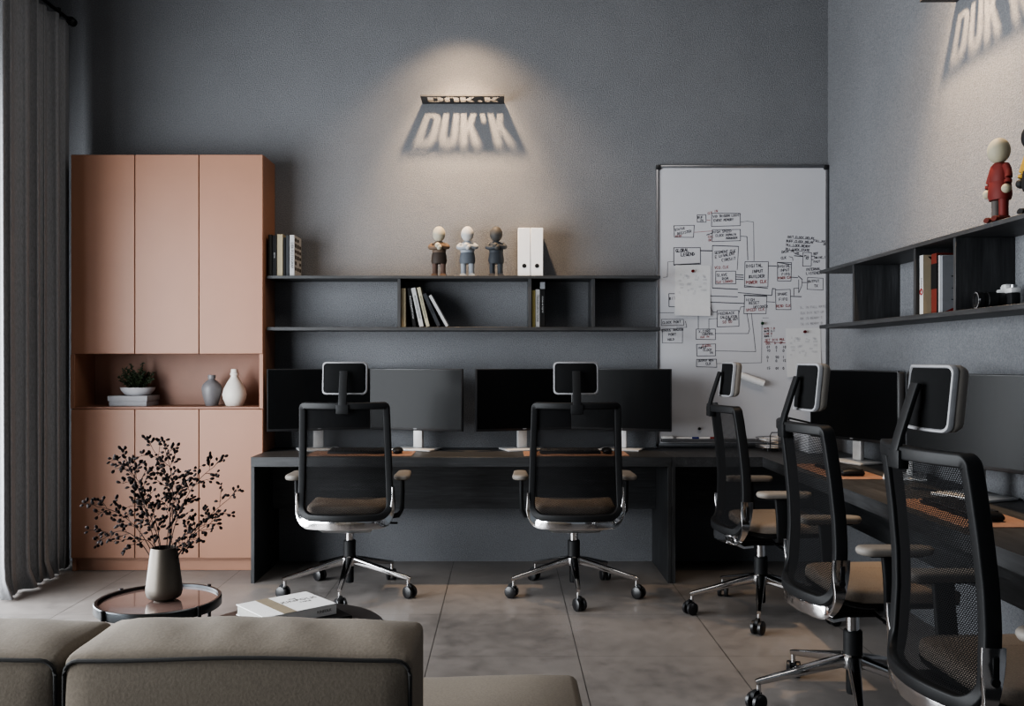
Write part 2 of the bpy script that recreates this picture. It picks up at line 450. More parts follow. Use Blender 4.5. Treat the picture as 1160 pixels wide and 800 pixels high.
for w, h, m, lb, tx, tc in ((.022,.254,ol,'dark olive book touching the pink cabinet on the upper shelf',None,None),
                    (.027,.250,bk,'black book with a small white spine mark on the upper shelf','BOOK',inkw),
                    (.036,.256,cr,'thick cream book standing between black books on the upper shelf',None,None),
                    (.013,.236,bk,'thin black book right of the cream book on the upper shelf',None,None),
                    (.021,.250,dg,'charcoal book left of the white patterned book on the upper shelf',None,None),
                    (.030,.252,wh,'white book with a grid of black pictures at the row end','DER FOTOGRAF',inkb)):
    t = book(lb, w, h, .19, m, (x+w/2+.0005, Ys, ST1+.0006), group=G1, spine_text=tx, tcol=tc, tsize=.012 if m is bk else .022)
    if m is wh:
        bm = bmesh.new()
        for r in range(6):
            for c in range(3):
                if random.random() < .88: box(bm, (w/2+.0006, .035+c*.06, .225-r*.036), (.0008, .042, .024*random.uniform(.7,1)))
        finish(bm, 'cover_print', paint('print_brown', 66,56,46), t)
    x += w+.0025
# bay two: one upright and five leaning books
G2 = 'leaning books in the second bay of the back shelf'; Yb = 5.63
def lean_book(lb, xb, w, h, deg, m, **k):
    a = math.radians(deg)
    # xb = bottom-left corner; rotates about its lower corner so it sits on the board
    return book(lb, w, h, .165, m, (xb+w/2*math.cos(a), Yb, SB1+.0008+w/2*math.sin(a)), lean=-a, group=G2, **k)
lean_book('cream upright book against the divider, first in the second shelf bay', -.642, .028, .240, 0, cr)
lean_book('black book with white spine lettering, second in the leaning row', -.571, .022, .243, 8.5, bk, spine_text='PHOTOGRAPHY NOW', tcol=inkw, tsize=.014)
lean_book('white book leaning between the black and cream books in the second bay', -.530, .028, .245, 12.3, wh, spine_text='ARCHITECTURE TODAY', tcol=inkb, tsize=.014)
lean_book('ivory leaning book with a brown mark at the spine foot', -.488, .023, .250, 13.5, paint('book_ivory', 196,190,166), spine_text='GRAPHIC DESIGN BOOK', tcol=inkb, tsize=.013)
lean_book('dark grey book leaning left of the thin white one', -.420, .024, .222, 24.0, dg, spine_text='STUDIO', tcol=inkb, tsize=.014)
lean_book('thin white book at the right end leaning the most', -.366, .019, .220, 29.0, wh)
G3 = 'upright books in the third bay of the back shelf'; x = .1675
for w, h, m, lb, tx, tc in ((.021,.228,ye,'pale yellow book beside the divider in the third shelf bay',None,None),
                    (.026,.234,wh,'white book with black spine lettering in the third shelf bay','TRANSFORMATIONS',inkb),
                    (.032,.280,bk,'tall black book with white block and lettering in the third bay','FOUND IN TOKYO',inkw)):
    t = book(lb, w, h, .165, m, (x+w/2, Yb, SB1+.0006), group=G3, spine_text=tx, tcol=tc, tsize=.012 if m is bk else .018)
    if m is bk: finish(B((0,-.0006,.258), (.03,.001,.042)), 'spine_label', gy, t)
    x += w+.001
# right shelf books: spines face the room (-X)
G4 = 'upright books on the right wall shelf'; rz = -PI/2; y = 4.052
for w, h, d, m, lb, tx, tc in ((.034,.262,.17,be,'beige book with a red circle on its white spine','DESIGN',inkb),
                       (.050,.265,.17,rd,'red book with a black band around its spine',None,None),
                       (.012,.255,.165,bk,'slim black book between the red and pale books',None,None),
                       (.014,.252,.165,wh,'slim white book leaning on the grey titled one',None,None),
                       (.022,.248,.16,gy,'grey book with a large black title on its cover',None,None)):
    y -= w+.002
    t = book(lb, w, h, d, m, (1.848 if m is be else 1.882, y+w/2, SB1+.0006), rz=rz, group=G4, spine_text=tx, tcol=tc, tsize=.018)
    if m is be:
        finish(lathe([(.016,0),(.016,.0012),(.009,.0012),(.009,0)], 20).copy() if 0 else B((0,-.0003,.131), (w,.0008,.262)), 'spine_print', wh, t)
        bm = lathe([(.015,0),(.015,.0015),(.008,.0015),(.008,0),(.015,0)], 20)
        bmesh.ops.transform(bm, matrix=Matrix.Translation((0,-.0005,.10)) @ Matrix.Rotation(PI/2,4,'X'), verts=bm.verts)
        finish(bm, 'red_circle', rd2, t)
        bm = bmesh.new()
        vv = [bm.verts.new((w/2+.0006, a, b)) for a, b in ((.02,.255),(.15,.255),(.085,.19))]; bm.faces.new(vv)
        finish(bm, 'cover_print', inkb, t)
    if m is rd: finish(B((0,-.0004,.165), (w+.001,.002,.11), .0005, 1), 'spine_band', bk, t)
    if m is gy:
        text('designlove', 'cover_lettering', inkb, t, (w/2+.0006, .055, .135), (PI/2, -PI/2, PI/2), .045)
        bm = bmesh.new(); vv = [bm.verts.new((w/2+.0006, a, b)) for a, b in ((.002,.002),(.155,.002),(.155,.055),(.06,.03))]; bm.faces.new(vv)
        finish(bm, 'cover_print', rd2, t)

# camera on the right shelf
cm = thing('film_camera', 'black and silver film camera with long lens on the right shelf', 'camera', (1.985, 3.585, SB1+.0005), -PI/2+math.radians(-6))
finish(B((0,.0,.030), (.135,.036,.060), .006, 2), 'body', M['black_plastic'], cm)
bm = B((0,.0,.070), (.137,.037,.020), .005, 2); box(bm, (0,-.002,.086), (.045,.038,.022), .008, 2)
finish(bm, 'top_plate', M['alu'], cm)
for xx, r in ((-.048,.011), (.045,.012)):
    finish(lathe([(0,0),(r,0),(r,.012),(0,.012)], 20, (xx,0,.0795)), 'dial', M['steel'], cm)
bm = lathe([(0,0),(.030,0),(.030,.03),(.033,.032),(.033,.065),(.030,.067),(.030,.082),(.033,.084),(.033,.105),(.029,.105),(.026,.098),(0,.094)], 28)
bmesh.ops.transform(bm, matrix=Matrix.Translation((0,-.017,.034)) @ Matrix.Rotation(PI/2,4,'X'), verts=bm.verts)
finish(bm, 'lens', M['black_plastic'], cm)
bm = lathe([(.0335,.1),(.0335,.107),(.0285,.107),(.0285,.1),(.0335,.1)], 28)
bmesh.ops.transform(bm, matrix=Matrix.Translation((0,-.017,.034)) @ Matrix.Rotation(PI/2,4,'X'), verts=bm.verts)
finish(bm, 'lens_ring', M['chrome'], cm)

# magazine files
for k, (xx, lb) in enumerate(((.1195, 'white upright file box with dark finger hole, next to the figurines'), (.1985, 'white upright file box with dark finger hole, further from the figurines'))):
    t = thing('file_box', lb, 'file box', (xx, 5.625, ST1+.0005), 0, 'white file boxes on the back shelf')
    finish(B((0,.105,.149), (.0755,.21,.298), .002, 1), 'case', M['white'], t)
    bm = lathe([(0,0),(.0135,0),(.0135,.001),(0,.001)], 20)
    bmesh.ops.transform(bm, matrix=Matrix.Translation((0,-.0005,.062)) @ Matrix.Rotation(PI/2,4,'X'), verts=bm.verts)
    finish(bm, 'finger_hole', inkb, t)

# plain generic standing figurines
def figurine(label, loc, rz, c_head, c_top, c_pants, c_leg, c_shoe, crossed=True):
    t = thing('figurine', label, 'figurine', loc, rz, 'figurines on the wall shelves')
    for s in (-1, 1):
        bm = bmesh.new()
        sweep(bm, [(s*.027,.014,.011),(s*.027,-.038,.010)], [(x*1.0,y*.5) for x,y in circ(.02,14)], (0,0,1))
        finish(bm, 'shoe', c_shoe, t)
        finish(lathe([(0,.012),(.017,.012),(.0165,.05),(.018,.095),(0,.1)], 18, (s*.025,0,0)), 'leg', c_leg[(s+1)//2] if isinstance(c_leg, tuple) else c_leg, t)
    bm = bmesh.new()
    sweep(bm, [(0,0,.082),(0,0,.10),(0,0,.135),(0,0,.15)], circ(.05,24), (0,1,0), scales=[(.9,.7),(1,.78),(.92,.74),(.85,.7)])
    finish(bm, 'shorts', c_pants, t)
    bm = bmesh.new()
    sweep(bm, [(0,0,.15),(0,0,.165),(0,0,.19),(0,0,.21),(0,0,.222)], circ(.05,24), (0,1,0), scales=[(.84,.7),(.88,.74),(.9,.7),(.78,.6),(.4,.4)])
    finish(bm, 'torso', c_top, t)
    for s in (-1, 1):
        if crossed: pts = bez((s*.04,0,.203), (s*.088,-.02,.17), (s*-.005,-.056,.186+.006*s), 10)
        else: pts = bez((s*.04,0,.205), (s*.075,0,.17), (s*.066,-.012,.115), 10)
        bm = tube(bmesh.new(), pts, .0135, 12, up=(0,0,1))
        finish(bm, 'arm', c_top, t)
        bm = bmesh.new(); bmesh.ops.create_uvsphere(bm, u_segments=14, v_segments=10, radius=.0175)
        bmesh.ops.translate(bm, vec=pts[-1], verts=bm.verts); finish(bm, 'hand', c_head, t)
    bm = bmesh.new(); bmesh.ops.create_uvsphere(bm, u_segments=28, v_segments=18, radius=.05)
    bmesh.ops.scale(bm, vec=(.80,.80,.96), verts=bm.verts); bmesh.ops.translate(bm, vec=(0,-.004,.268), verts=bm.verts)
    finish(bm, 'head', c_head, t)
    return t
P = paint
figurine('plain round-headed figurine with cream head and brown body, left on back shelf', (-.413,5.70,ST1+.001), 0, P('fig_cream',196,190,172), P('fig_brown',112,94,80), P('fig_darkbrown',66,56,50), P('fig_brown2',104,82,72), P('fig_tan',128,98,76))
figurine('plain round-headed figurine in white and grey, middle on back shelf', (-.235,5.70,ST1+.001), 0, P('fig_white',205,205,204), P('fig_lightgrey',170,176,184), P('fig_grey',98,104,112), P('fig_lightgrey',170,176,184), P('fig_white',205,205,204))
figurine('plain round-headed figurine in dark grey, beside the file boxes', (-.055,5.70,ST1+.001), 0, P('fig_slate',82,80,78), P('fig_slate2',66,70,76), P('fig_slate3',58,62,68), P('fig_slate2',66,70,76), P('fig_taupe',98,92,88))
figurine('plain figurine with pale head and red body on the right shelf', (1.862,3.42,ST1+.001), -PI/2, P('fig_bone',186,180,156), P('fig_red',118,44,40), P('fig_red',118,44,40), (P('fig_grey2',96,90,86), P('fig_red',118,44,40)), P('fig_maroon',92,40,34), False)
figurine('plain dark figurine with a yellow torso at the photo right edge', (1.868,3.205,ST1+.001), -PI/2, P('fig_black',36,36,38), P('fig_yellow',190,150,60), P('fig_black',36,36,38), P('fig_black',36,36,38), P('fig_black',36,36,38), False)

# ------------------------------------------------------------------ projecting letter signs
def sign(label, loc, rz):
    """horizontal plate sticking out of the wall (-Y), letters cut right through; tops of letters at the wall"""
    Wd, D = .523, .168
    loops = [[(-Wd/2,0), (Wd/2,0), (Wd/2,D), (-Wd/2,D)]]
    t0, t1 = .045, .150
    def L(x, w, pts): loops.append([(x-Wd/2+w*a, t1-(t1-t0)*b) for a, b in pts])   # b: 0 bottom, 1 top
    dpts = [(0,0),(.6,0),(.85,.06),(1,.2),(1,.8),(.85,.94),(.6,1),(0,1)]
    L(.040,.098,dpts); L(.040,.098,[(.36,.17),(.55,.17),(.64,.25),(.64,.75),(.55,.83),(.36,.83)])
    L(.147,.090,[(0,1),(0,.22),(.14,.06),(.35,0),(.65,0),(.86,.06),(1,.22),(1,1),(.64,1),(.64,.25),(.58,.17),(.42,.17),(.36,.25),(.36,1)])
    kp = [(0,0),(.37,0),(.37,.3),(.45,.42),(.64,0),(1.04,0),(.70,.58),(1,1),(.62,1),(.37,.62),(.37,1),(0,1)]
    L(.246,.092,kp); L(.357,.028,[(.15,.66),(.7,.66),(1,.8),(1,1),(0,1),(0,.8)]); L(.400,.092,kp)
    cu = bpy.data.curves.new('plate', 'CURVE'); cu.dimensions = '2D'; cu.fill_mode = 'BOTH'; cu.extrude = .0012
    for lp in loops:
        s = cu.splines.new('POLY'); s.points.add(len(lp)-1); s.use_cyclic_u = True
        for p, (x, y) in zip(s.points, lp): p.co = (x, -y, 0, 1)
    ob = bpy.data.objects.new('tmp', cu); COL.objects.link(ob)
    me = bpy.data.meshes.new_from_object(ob.evaluated_get(bpy.context.evaluated_depsgraph_get()))
    bpy.data.objects.remove(ob); bpy.data.curves.remove(cu)
    t = thing('letter_sign', label, 'sign', loc, rz)
    me.materials.clear(); me.materials.append(M['sign']); me.name = 'letter_plate'
    link(bpy.data.objects.new('letter_plate', me), t)
    bm = bmesh.new(); box(bm, (0,-.0015,.012), (Wd,.003,.024), .0005, 1)
    for s in (-1, 1): box(bm, (s*Wd*.5,-D/2,.004), (.003,D,.010), .0005, 1)
    box(bm, (0,-D,.004), (Wd,.003,.010), .0005, 1)
    finish(bm, 'plate_edge', M['sign'], t)
    return t
sign("dark metal shelf sign with cut-out DUK'K letters on the back wall", (-.267, WB, 2.943), 0)
sign("dark metal shelf sign with cut-out DUK'K letters on the right wall", (WR, 3.92, 2.943), -PI/2)

# ------------------------------------------------------------------ whiteboard
BX0, BX1, BZ0, BZ1 = .970, 2.072, .738, 2.543
BY = WB-.022
wbd = thing('whiteboard', 'large white dry-erase board covered in diagrams standing on the corner desk', 'whiteboard', ((BX0+BX1)/2, WB, 0))
bcx = (BX0+BX1)/2; bw = BX1-BX0
finish(B((0,-.011,(BZ0+BZ1)/2), (bw-.02,.018,BZ1-BZ0-.02)), 'panel', M['board'], wbd)
bm = bmesh.new()
for s in (-1,1): box(bm, (s*(bw/2-.009),-.014,(BZ0+BZ1)/2), (.018,.026,BZ1-BZ0), .003, 2)
box(bm, (0,-.014,BZ1-.009), (bw,.026,.018), .003, 2); box(bm, (0,-.014,BZ0+.012), (bw,.026,.024), .003, 2)
finish(bm, 'frame', M['steel'], wbd)
for s in (-1,1): finish(B((s*(bw/2-.014),-.0155,BZ1-.014), (.032,.03,.032), .006, 2), 'corner_cap', M['bezel'], wbd)
bm = B((0-.05,-.060,.778), (.95,.062,.006), .001, 1); box(bm, (-.05,-.090,.786), (.95,.004,.02), .001, 1)
finish(bm, 'marker_tray', M['steel'], wbd)
# stroke alphabet
F = {'A':[[(0,0),(.5,1),(1,0)],[(.2,.4),(.8,.4)]],'B':[[(0,0),(0,1),(.8,.8),(.1,.5),(.9,.25),(0,0)]],'C':[[(1,.9),(.3,1),(0,.5),(.3,0),(1,.1)]],
'D':[[(0,0),(0,1),(.9,.7),(.9,.3),(0,0)]],'E':[[(1,1),(0,1),(0,0),(1,0)],[(0,.5),(.8,.5)]],'F':[[(1,1),(0,1),(0,0)],[(0,.5),(.8,.5)]],
'G':[[(1,.9),(.3,1),(0,.5),(.3,0),(1,.1),(1,.45),(.6,.45)]],'H':[[(0,0),(0,1)],[(1,0),(1,1)],[(0,.5),(1,.5)]],'I':[[(.5,0),(.5,1)]],
'K':[[(0,0),(0,1)],[(1,1),(0,.45),(1,0)]],'L':[[(0,1),(0,0),(1,0)]],'M':[[(0,0),(.1,1),(.5,.4),(.9,1),(1,0)]],'N':[[(0,0),(0,1),(1,0),(1,1)]],
'O':[[(.5,1),(0,.6),(.2,0),(.8,0),(1,.6),(.5,1)]],'P':[[(0,0),(0,1),(.9,.8),(.8,.5),(0,.45)]],'R':[[(0,0),(0,1),(.9,.8),(.8,.5),(0,.45),(1,0)]],
'S':[[(1,.9),(.2,1),(.1,.6),(.9,.4),(.8,0),(0,.1)]],'T':[[(.5,0),(.5,1)],[(0,1),(1,1)]],'U':[[(0,1),(.1,.1),(.9,.1),(1,1)]],'V':[[(0,1),(.5,0),(1,1)]],
'W':[[(0,1),(.25,0),(.5,.7),(.75,0),(1,1)]],'X':[[(0,0),(1,1)],[(0,1),(1,0)]],'Y':[[(0,1),(.5,.5),(1,1)],[(.5,.5),(.5,0)]],'Z':[[(0,1),(1,1),(0,0),(1,0)]],
'0':[[(.5,1),(0,.6),(.2,0),(.8,0),(1,.6),(.5,1)]],'1':[[(.3,.8),(.5,1),(.5,0)]],'2':[[(0,.8),(.6,1),(.9,.7),(0,0),(1,0)]],'3':[[(0,1),(.9,.8),(.3,.5),(.9,.25),(0,0)]],
'5':[[(1,1),(.1,1),(.1,.6),(.9,.4),(.7,0),(0,.1)]],'_':[[(0,0),(1,0)]],'-':[[(0,.5),(1,.5)]],'.':[[(.4,0),(.6,.1)]]}
PXS = 176.4
def bp(px, py): return ((px-572)/PXS-bcx, 1.3+(407-py)/PXS)      # measured drawing units -> board plane
inkb_bm, inkr_bm, inkg_bm = bmesh.new(), bmesh.new(), bmesh.new()
rw = random.Random(3)
def stroke(bm, pts, w=.7, y=-.0209):
    w = w/PXS/2
    for (a, b) in zip(pts, pts[1:]):
        A = Vector((*a, 0)); Bv = Vector((*b, 0)); d = Bv-A
        if d.length < 1e-6: continue
        d.normalize(); n = Vector((-d.y, d.x, 0))*w; A = A-d*w*.5; Bv = Bv+d*w*.5
        q = [bm.verts.new((p.x, y, p.y)) for p in (A+n, A-n, Bv-n, Bv+n)]; bm.faces.new(q)
def line(bm, pts, w=.75): stroke(bm, [bp(*p) for p in pts], w)
def write(bm, s, x, y, h=3.4, adv=.82, w=.52, slope=-.06):
    cx = x
    for ch in s:
        if ch in F:
            for st in F[ch]:
                stroke(bm, [bp(cx+a*h*.62+rw.uniform(-.12,.12), y-b*h+(cx-x)*slope+rw.uniform(-.12,.12)) for a, b in st], w)
        cx += h*adv
def rect(x0, y0, x1, y1, w=.7, skew=.6, bm=None):
    bm = bm or inkb_bm; j = lambda: rw.uniform(-skew, skew)
    p = [(x0+j(),y0+j()),(x1+j(),y0+j()),(x1+j(),y1+j()),(x0+j(),y1+j())]
    line(bm, p+[p[0]], w)
K, R_, G_ = inkb_bm, inkr_bm, inkg_bm
rect(806,242,838,256.5); write(K,'VID TRIGGER LOGIC',807,247,2.6,.68); write(K,'EVENT MEMORY',808,251.5,2.6,.72)
rect(789,244,799.5,252); write(K,'BUF',790,248,2.6); write(K,'IN',792,251.5,2.6); write(R_,'CLK IN',801,243.5,2.4,.8,.5,-.3); line(R_,[(800,249.5),(804,250)],.6)
rect(763,256,785.5,269); write(K,'STATUS',764,262,2.4,.8,.5,-.2); write(K,'REGISTER',767,266.5,2.8,.72,.5,-.2); write(R_,'READ',765,269,2,.9,.5,-.1); line(R_,[(786,263.5),(806,262)],.5)
rect(806,260.5,838.5,273.5); write(K,'HIGH SPEED',807,264.5,2.6); write(K,'CLOCK DOMAIN',810,268.5,2.6,.75); write(K,'MANAGER',822,271.5,2.4,.78); write(R_,'CDC',801.5,270,2.6); write(R_,'OK',802,273.5,2.4); line(K,[(800,266.5),(806,264.5)],1)
line(K,[(838,252),(846,251),(853,252),(853.5,296)],.5); line(K,[(838.5,268),(845.5,268.3),(846.5,295)],.7)
rect(763,281,792.5,300,.8); write(K,'GLOBAL',765,286,3.4,.75,.8); write(K,'LEGEND',771,290.5,3.4,.78,.8); line(K,[(763,300.5),(792,298.7)],1.3); line(K,[(793,284.3),(806.5,284.5)],1.4)
line(K,[(763,296.5),(756,297),(755.5,314),(751,314.5)],.45)
line(K,[(806.5,278.5),(836,279.5)],1.0); line(K,[(806.5,278.5),(806.5,326)],.6); line(K,[(836,280),(834.5,306)],.6)
write(K,'SEGMENT CLK',809,288,2.9,.75,.6,-.1); write(K,'EQUIVALENT',809.5,293,3,.76,.6,-.2); write(K,'CIRCUIT',817,296.5,3,.76,.6,-.15); write(R_,'VCO.CLK',809,305,2.9,.8)
rect(810,307.5,832.5,322); write(K,'SLAVE',811.5,313.5,3); write(K,'ROM',817.5,317.5,3); write(R_,'CLK LOADED',811,321,2.4,.8)
for y in (311.5,314,316.5): line(K,[(833,y),(841.5,y+.4)],1)
line(K,[(806.5,326.5),(835,328)],1.1)
rect(843,297,869.5,325.5); write(K,'DIGITAL',845,303.5,3.4,.78,.7); write(K,'INPUT',851,309.5,3.2,.82,.7); write(K,'BUILDER',848,315.5,3.3,.78,.7); write(R_,'POWER CLK',844.5,322,3.3,.8,.7); line(K,[(843,324),(869,327)],.9)
line(K,[(870,301.5),(879,301.7)],1)
rect(880,298,895.5,318.5); write(K,'DIGITAL',881,303.5,2.7,.72); write(K,'INPUT',882.5,308,2.8); write(K,'FIFO',885,312.5,2.8); write(R_,'POWER CLK',880.8,316.5,2.5,.66); line(K,[(880,297.5),(895,300)],1.1)
rect(878,328.5,895,350.5); write(K,'SPARE',880,335,2.8); write(K,'FIFO',882,341,3); write(R_,'READ CLK',879,348.5,2.8,.72)
line(K,[(895.5,314.3),(903,314.8)],.9); line(K,[(903.5,313),(908,317)],1); line(K,[(904,317),(904,332),(907.5,324),(908,317)],.6); line(K,[(908,320.3),(913,320.3)],.8)
line(K,[(895,336),(907,336.3)],1); line(K,[(898.5,335),(898.5,327),(904,326.7)],.7)
rect(913.5,315,932,328.5,.6); write(K,'OUTPUT',914.5,320.5,2.7); write(K,'TX',921.5,325.5,2.8)
for i, s in enumerate(('INIT_CLOCK_DELAY','BUFF_CLOCK_DELAY','PLL_LOCK_READY','PLL_LOCK_STATE')): write(K,s,889.5+rw.uniform(-.5,1.5),270+i*4.6,2.6,.74,.6,.06)
write(K,'FULL_RATE',921,274,2.3,.8,.5,.1); write(K,'OUT',932,278,2.3)
write(K,'DATA IN',885,287,2.6,.74,.6,-.12); line(K,[(897,284),(899.5,287.5),(908.5,290.5)],.7); write(K,'CLK',884,294,2.6,.8,.6,-.15); line(K,[(893,291),(897,292),(897.5,295.5)],.6); line(K,[(899,290),(909,291)],1); write(K,'EN',901,288,2)
rect(909,287,918.5,302,.6); write(K,'PLL',910.5,291.5,2.3); write(K,'X2',912,294,2.2)
write(K,'REF',921,289,2.3,.8,.5,-.15); write(K,'DRIVE_1',922,293.5,2.3,.8); write(K,'FAST',921,298,2.3); line(K,[(918.5,290.5),(922,290.5)],.8); line(K,[(918.5,294.5),(921,294.6)],.6)
write(K,'INTERNAL',912,307,2.8,.78); write(K,'LISTENER',912.5,311.5,2.8,.78)
line(K,[(804,335.5),(835,336.5)],.9); line(K,[(804,342.5),(842.5,344)],1); line(K,[(835.5,331.7),(873.5,335),(874.5,327),(878,327.5)],.9)
rect(842.5,335,867.5,355); write(K,'HIGH',845,341.5,2.9); write(K,'RESET',848,345,2.9); write(K,'DECODER',853,349.5,2.9); write(R_,'SPEED CLK',844.5,353,2.9); line(K,[(842,334.8),(867.5,336)],1.1); line(K,[(868,342),(877,342.5)],.7)
rect(812,351.5,836,370); write(K,'FEEDBACK',813.5,357,2.8); write(K,'CALCULATOR',815.5,361,2.6,.74); write(K,'FOR OUT',822,363.5,2.4); write(R_,'50 50',818,366.5,2.7)
line(K,[(804,348),(807,353.5),(812,354)],.6); line(K,[(836,356),(838.5,348),(843,347.5)],.6); line(K,[(802.5,372.5),(802.5,361.5),(812,361)],.5); line(K,[(790.5,358),(790.5,372.5)],.6)
rect(788,373,809.5,384.5); write(K,'X_CORE',791,377,2.6,.9); write(K,'CONTROL',795,380,2.5,.75); write(R_,'CLK IN',793,383,2)
line(K,[(809.5,378),(847,378),(848.5,373),(845.5,355)],.6)
rect(788.5,390,810,403); write(R_,'CLKSEL',795,393,2.2); write(K,'INPUT',790,395.5,2.5); write(K,'CLOCK',796,398,2.5); write(K,'IN',803,401,2.6); line(K,[(810,397.5),(855.5,398.5),(855,394),(850.5,355)],.55)
rect(789,407,811.5,416); write(K,'OUTPUT REG',790.5,410,2.3,.75); write(K,'CLK',799,413.5,2.6); line(K,[(811.5,412),(862,411),(862.5,363)],.45)
write(K,'.',863,360.5,3); line(K,[(863.5,360.3),(870,360.3)],.4)
rect(748.5,362.5,774,368.5,.6); write(K,'CLOCK PORT',750,367,2.6); line(K,[(776,364),(777.5,371),(766,371)],.6)
write(K,'STATUS TRACKER',749,376,2.6,.68); write(K,'PORT',757,380.5,2.7); write(K,'HOLD',756,386,2.4,.8,.5); rect(750,372.5,772.5,389,.5)
line(K,[(747,354.5),(763,354.5)],.55); rect(757,333.5,766,347.5,.8); write(K,'BIT',758,340,3)
for i, s in enumerate(('RATE 1.0','RATE 2.1','LINE 0','MODE 1')): write(K if i % 2 else R_, s, 865, 373.5+i*2.9, 1.9, .8, .5)
write(R_,'SET DIV MUL',866,387,2.6,.8); line(R_,[(865,387.5),(889,388.5)],.7); write(R_,'OSC  D  OP',867,390.5,2.4)
for r, y in enumerate((394.5,398.5,406,410,418.5)):
    for c, x in enumerate((868,878,886)): write(K, ['01','0','10','1','0','50','1','0','15'][(r*2+c) % 9], x, y, 2.5)
for i in range(4): write(G_, ['D_ IN FULL RATE','CLK DIV SET UP','RX IS READY 1','TX IS READY 0'][i], 906, 350+i*6.2, 2.4, .8, .5)
line(G_,[(927.5,371),(928,412)],.4); line(G_,[(928,398),(936,398)],.4)
finish(inkb_bm, 'black_writing', M['ink'], wbd, smooth=False); finish(inkr_bm, 'red_writing', M['inkred'], wbd, smooth=False); finish(inkg_bm, 'faded_writing', M['inkgrey'], wbd, smooth=False)

# papers, magnets, markers on the board
def wpos(px, py, y): return Vector(((px-572)/PXS, y, 1.3+(407-py)/PXS))
def sheet(label, px0, py0, px1, py1, rot, curl):
    w, h = (px1-px0)/PXS, (py1-py0)/PXS; c = wpos((px0+px1)/2, (py0+py1)/2, WB-.0225)
    t = thing('paper_sheet', label, 'paper', c)
    t.rotation_euler = (0, rot, 0)
    bm = bmesh.new(); n = 10; g = []
    for i in range(n+1):
        for j in range(2):
            v_ = i/n; g.append(bm.verts.new((-w/2+j*w, -curl*max(0,1-v_*1.6)**2, -h/2+v_*h)))
    for i in range(n): bm.faces.new((g[2*i], g[2*i+1], g[2*i+3], g[2*i+2]))
    o = finish(bm, 'sheet', M['paper'], t, smooth=False); md = o.modifiers.new('s','SOLIDIFY'); md.thickness = .0006; md.offset = 1
    bm = bmesh.new(); rr = random.Random(5)
    for k in range(26):
        x = rr.uniform(-.4,.32)*w; z = rr.uniform(-.05,.33)*h; l = rr.uniform(.008,.03)
        for q in range(2): box(bm, (min(x+l/2, w*.42-l/2), -.0012-curl*max(0,1-(z/h+.5)*1.6)**2, z-q*.007), (l,.0004,.0022))
    finish(bm, 'printed_text', M['inkgrey'], t, smooth=False)
sheet('large white paper sheet pinned by a magnet at the board left', 764, 301, 804, 358, math.radians(1), .018)
sheet('white paper sheet pinned low at the right of the whiteboard', 890, 372, 929, 427, math.radians(-1), .010)
for px, py, c, lb in ((784,307.5,(110,24,24),'round dark red magnet holding the larger paper sheet'), (910.5,376,(96,28,34),'round dark red magnet holding the lower right sheet'),
                      (862.5,366.5,(32,66,44),'round dark green magnet in the middle of the whiteboard'), (791.5,485.5,(22,22,24),'round black magnet low on the whiteboard near the marker tray')):
    bm = lathe([(0,0),(.0085,0),(.0095,.003),(.007,.011),(.009,.015),(0,.016)], 18)
    bmesh.ops.transform(bm, matrix=Matrix.Rotation(PI/2,4,'X'), verts=bm.verts)
    o = finish(bm, 'magnet', P('magnet_%d' % c[0], *c, .4)); o.location = wpos(px, py, WB-.0245); tag(o, lb, 'magnet')
def marker(label, x0, x1, xc, cap, y):
    zc = .7955
    t = thing('marker_pen', label, 'marker', (x0, y, zc-.0085))
    finish(tube(bmesh.new(), [(0,0,.0085),(xc-x0,0,.0085)], .0085, 14), 'barrel', M['white'], t)
    finish(tube(bmesh.new(), [(xc-x0,0,.0085),(x1-x0,0,.0085)], .0092, 14), 'cap', cap, t)
marker('white marker pen with a blue cap on the whiteboard tray', 1.092, 1.234, 1.190, P('cap_blue', 38,52,140,.4), 5.79)
marker('white marker pen with a red cap on the whiteboard tray', 1.236, 1.352, 1.305, P('cap_red', 150,38,38,.4), 5.79)
er = thing('board_eraser', 'small grey and white board eraser at left end of the marker tray', 'eraser', (1.032, 5.787, .7815))
finish(B((0,0,.006), (.07,.036,.012), .002, 1), 'felt', M['steel'], er); finish(B((0,0,.021), (.072,.038,.018), .004, 2), 'handle', M['white'], er)
bm = tube(bmesh.new(), [(0,0,0),(.148,0,-.052)], .021, 20); 
o = finish(bm, 'paper_roll', M['white']); o.location = wpos(837,425,WB-.047); tag(o, 'short white roll fixed at a slant on the whiteboard behind a chair', 'roll')

# ------------------------------------------------------------------ things on the desks
MW, MH = .635, .385
def monitor_proto():
    t = thing('monitor', 'x', 'monitor')
    finish(B((0,.016,1.047-DZ), (MW,.026,MH), .004, 2), 'housing', M['bezel'], t)
    finish(B((0,.0022,1.052-DZ), (MW-.012,.002,MH-.022)), 'screen', M['screen'], t)
    finish(B((.0,.0022,.866-DZ), (.022,.003,.006)), 'badge', M['grey_plastic'], t)
    bm = B((0,.052,.162), (.062,.028,.30), .006, 2)
    finish(bm, 'stand_neck', M['alu'], t)
    bm = bmesh.new(); box(bm, (0,.036,.31), (.11,.02,.11), .004, 1); finish(bm, 'mount_plate', M['bezel'], t)
    finish(B((0,.03,.006), (.26,.19,.011), .003, 2), 'stand_base', M['alu'], t)
    return t
mp = monitor_proto(); first = [True]
def place_mon(x, y, rz, lb):
    o = mp if first[0] else copy_tree(mp); first[0] = False
    o.location = (x, y, DZ+.0005); o.rotation_euler = (0,0,rz); tag(o, lb, 'monitor', 'monitors on the desks')
A = math.radians(20)
place_mon(-1.155, 5.665, A, 'black monitor on the back desk, closest to the pink cabinet')
place_mon(-.561, 5.665, -A, 'black monitor with a grey reflection on the back desk, second from the cabinet')
place_mon(.124, 5.665, A, 'black monitor on the back desk, third from the pink cabinet')
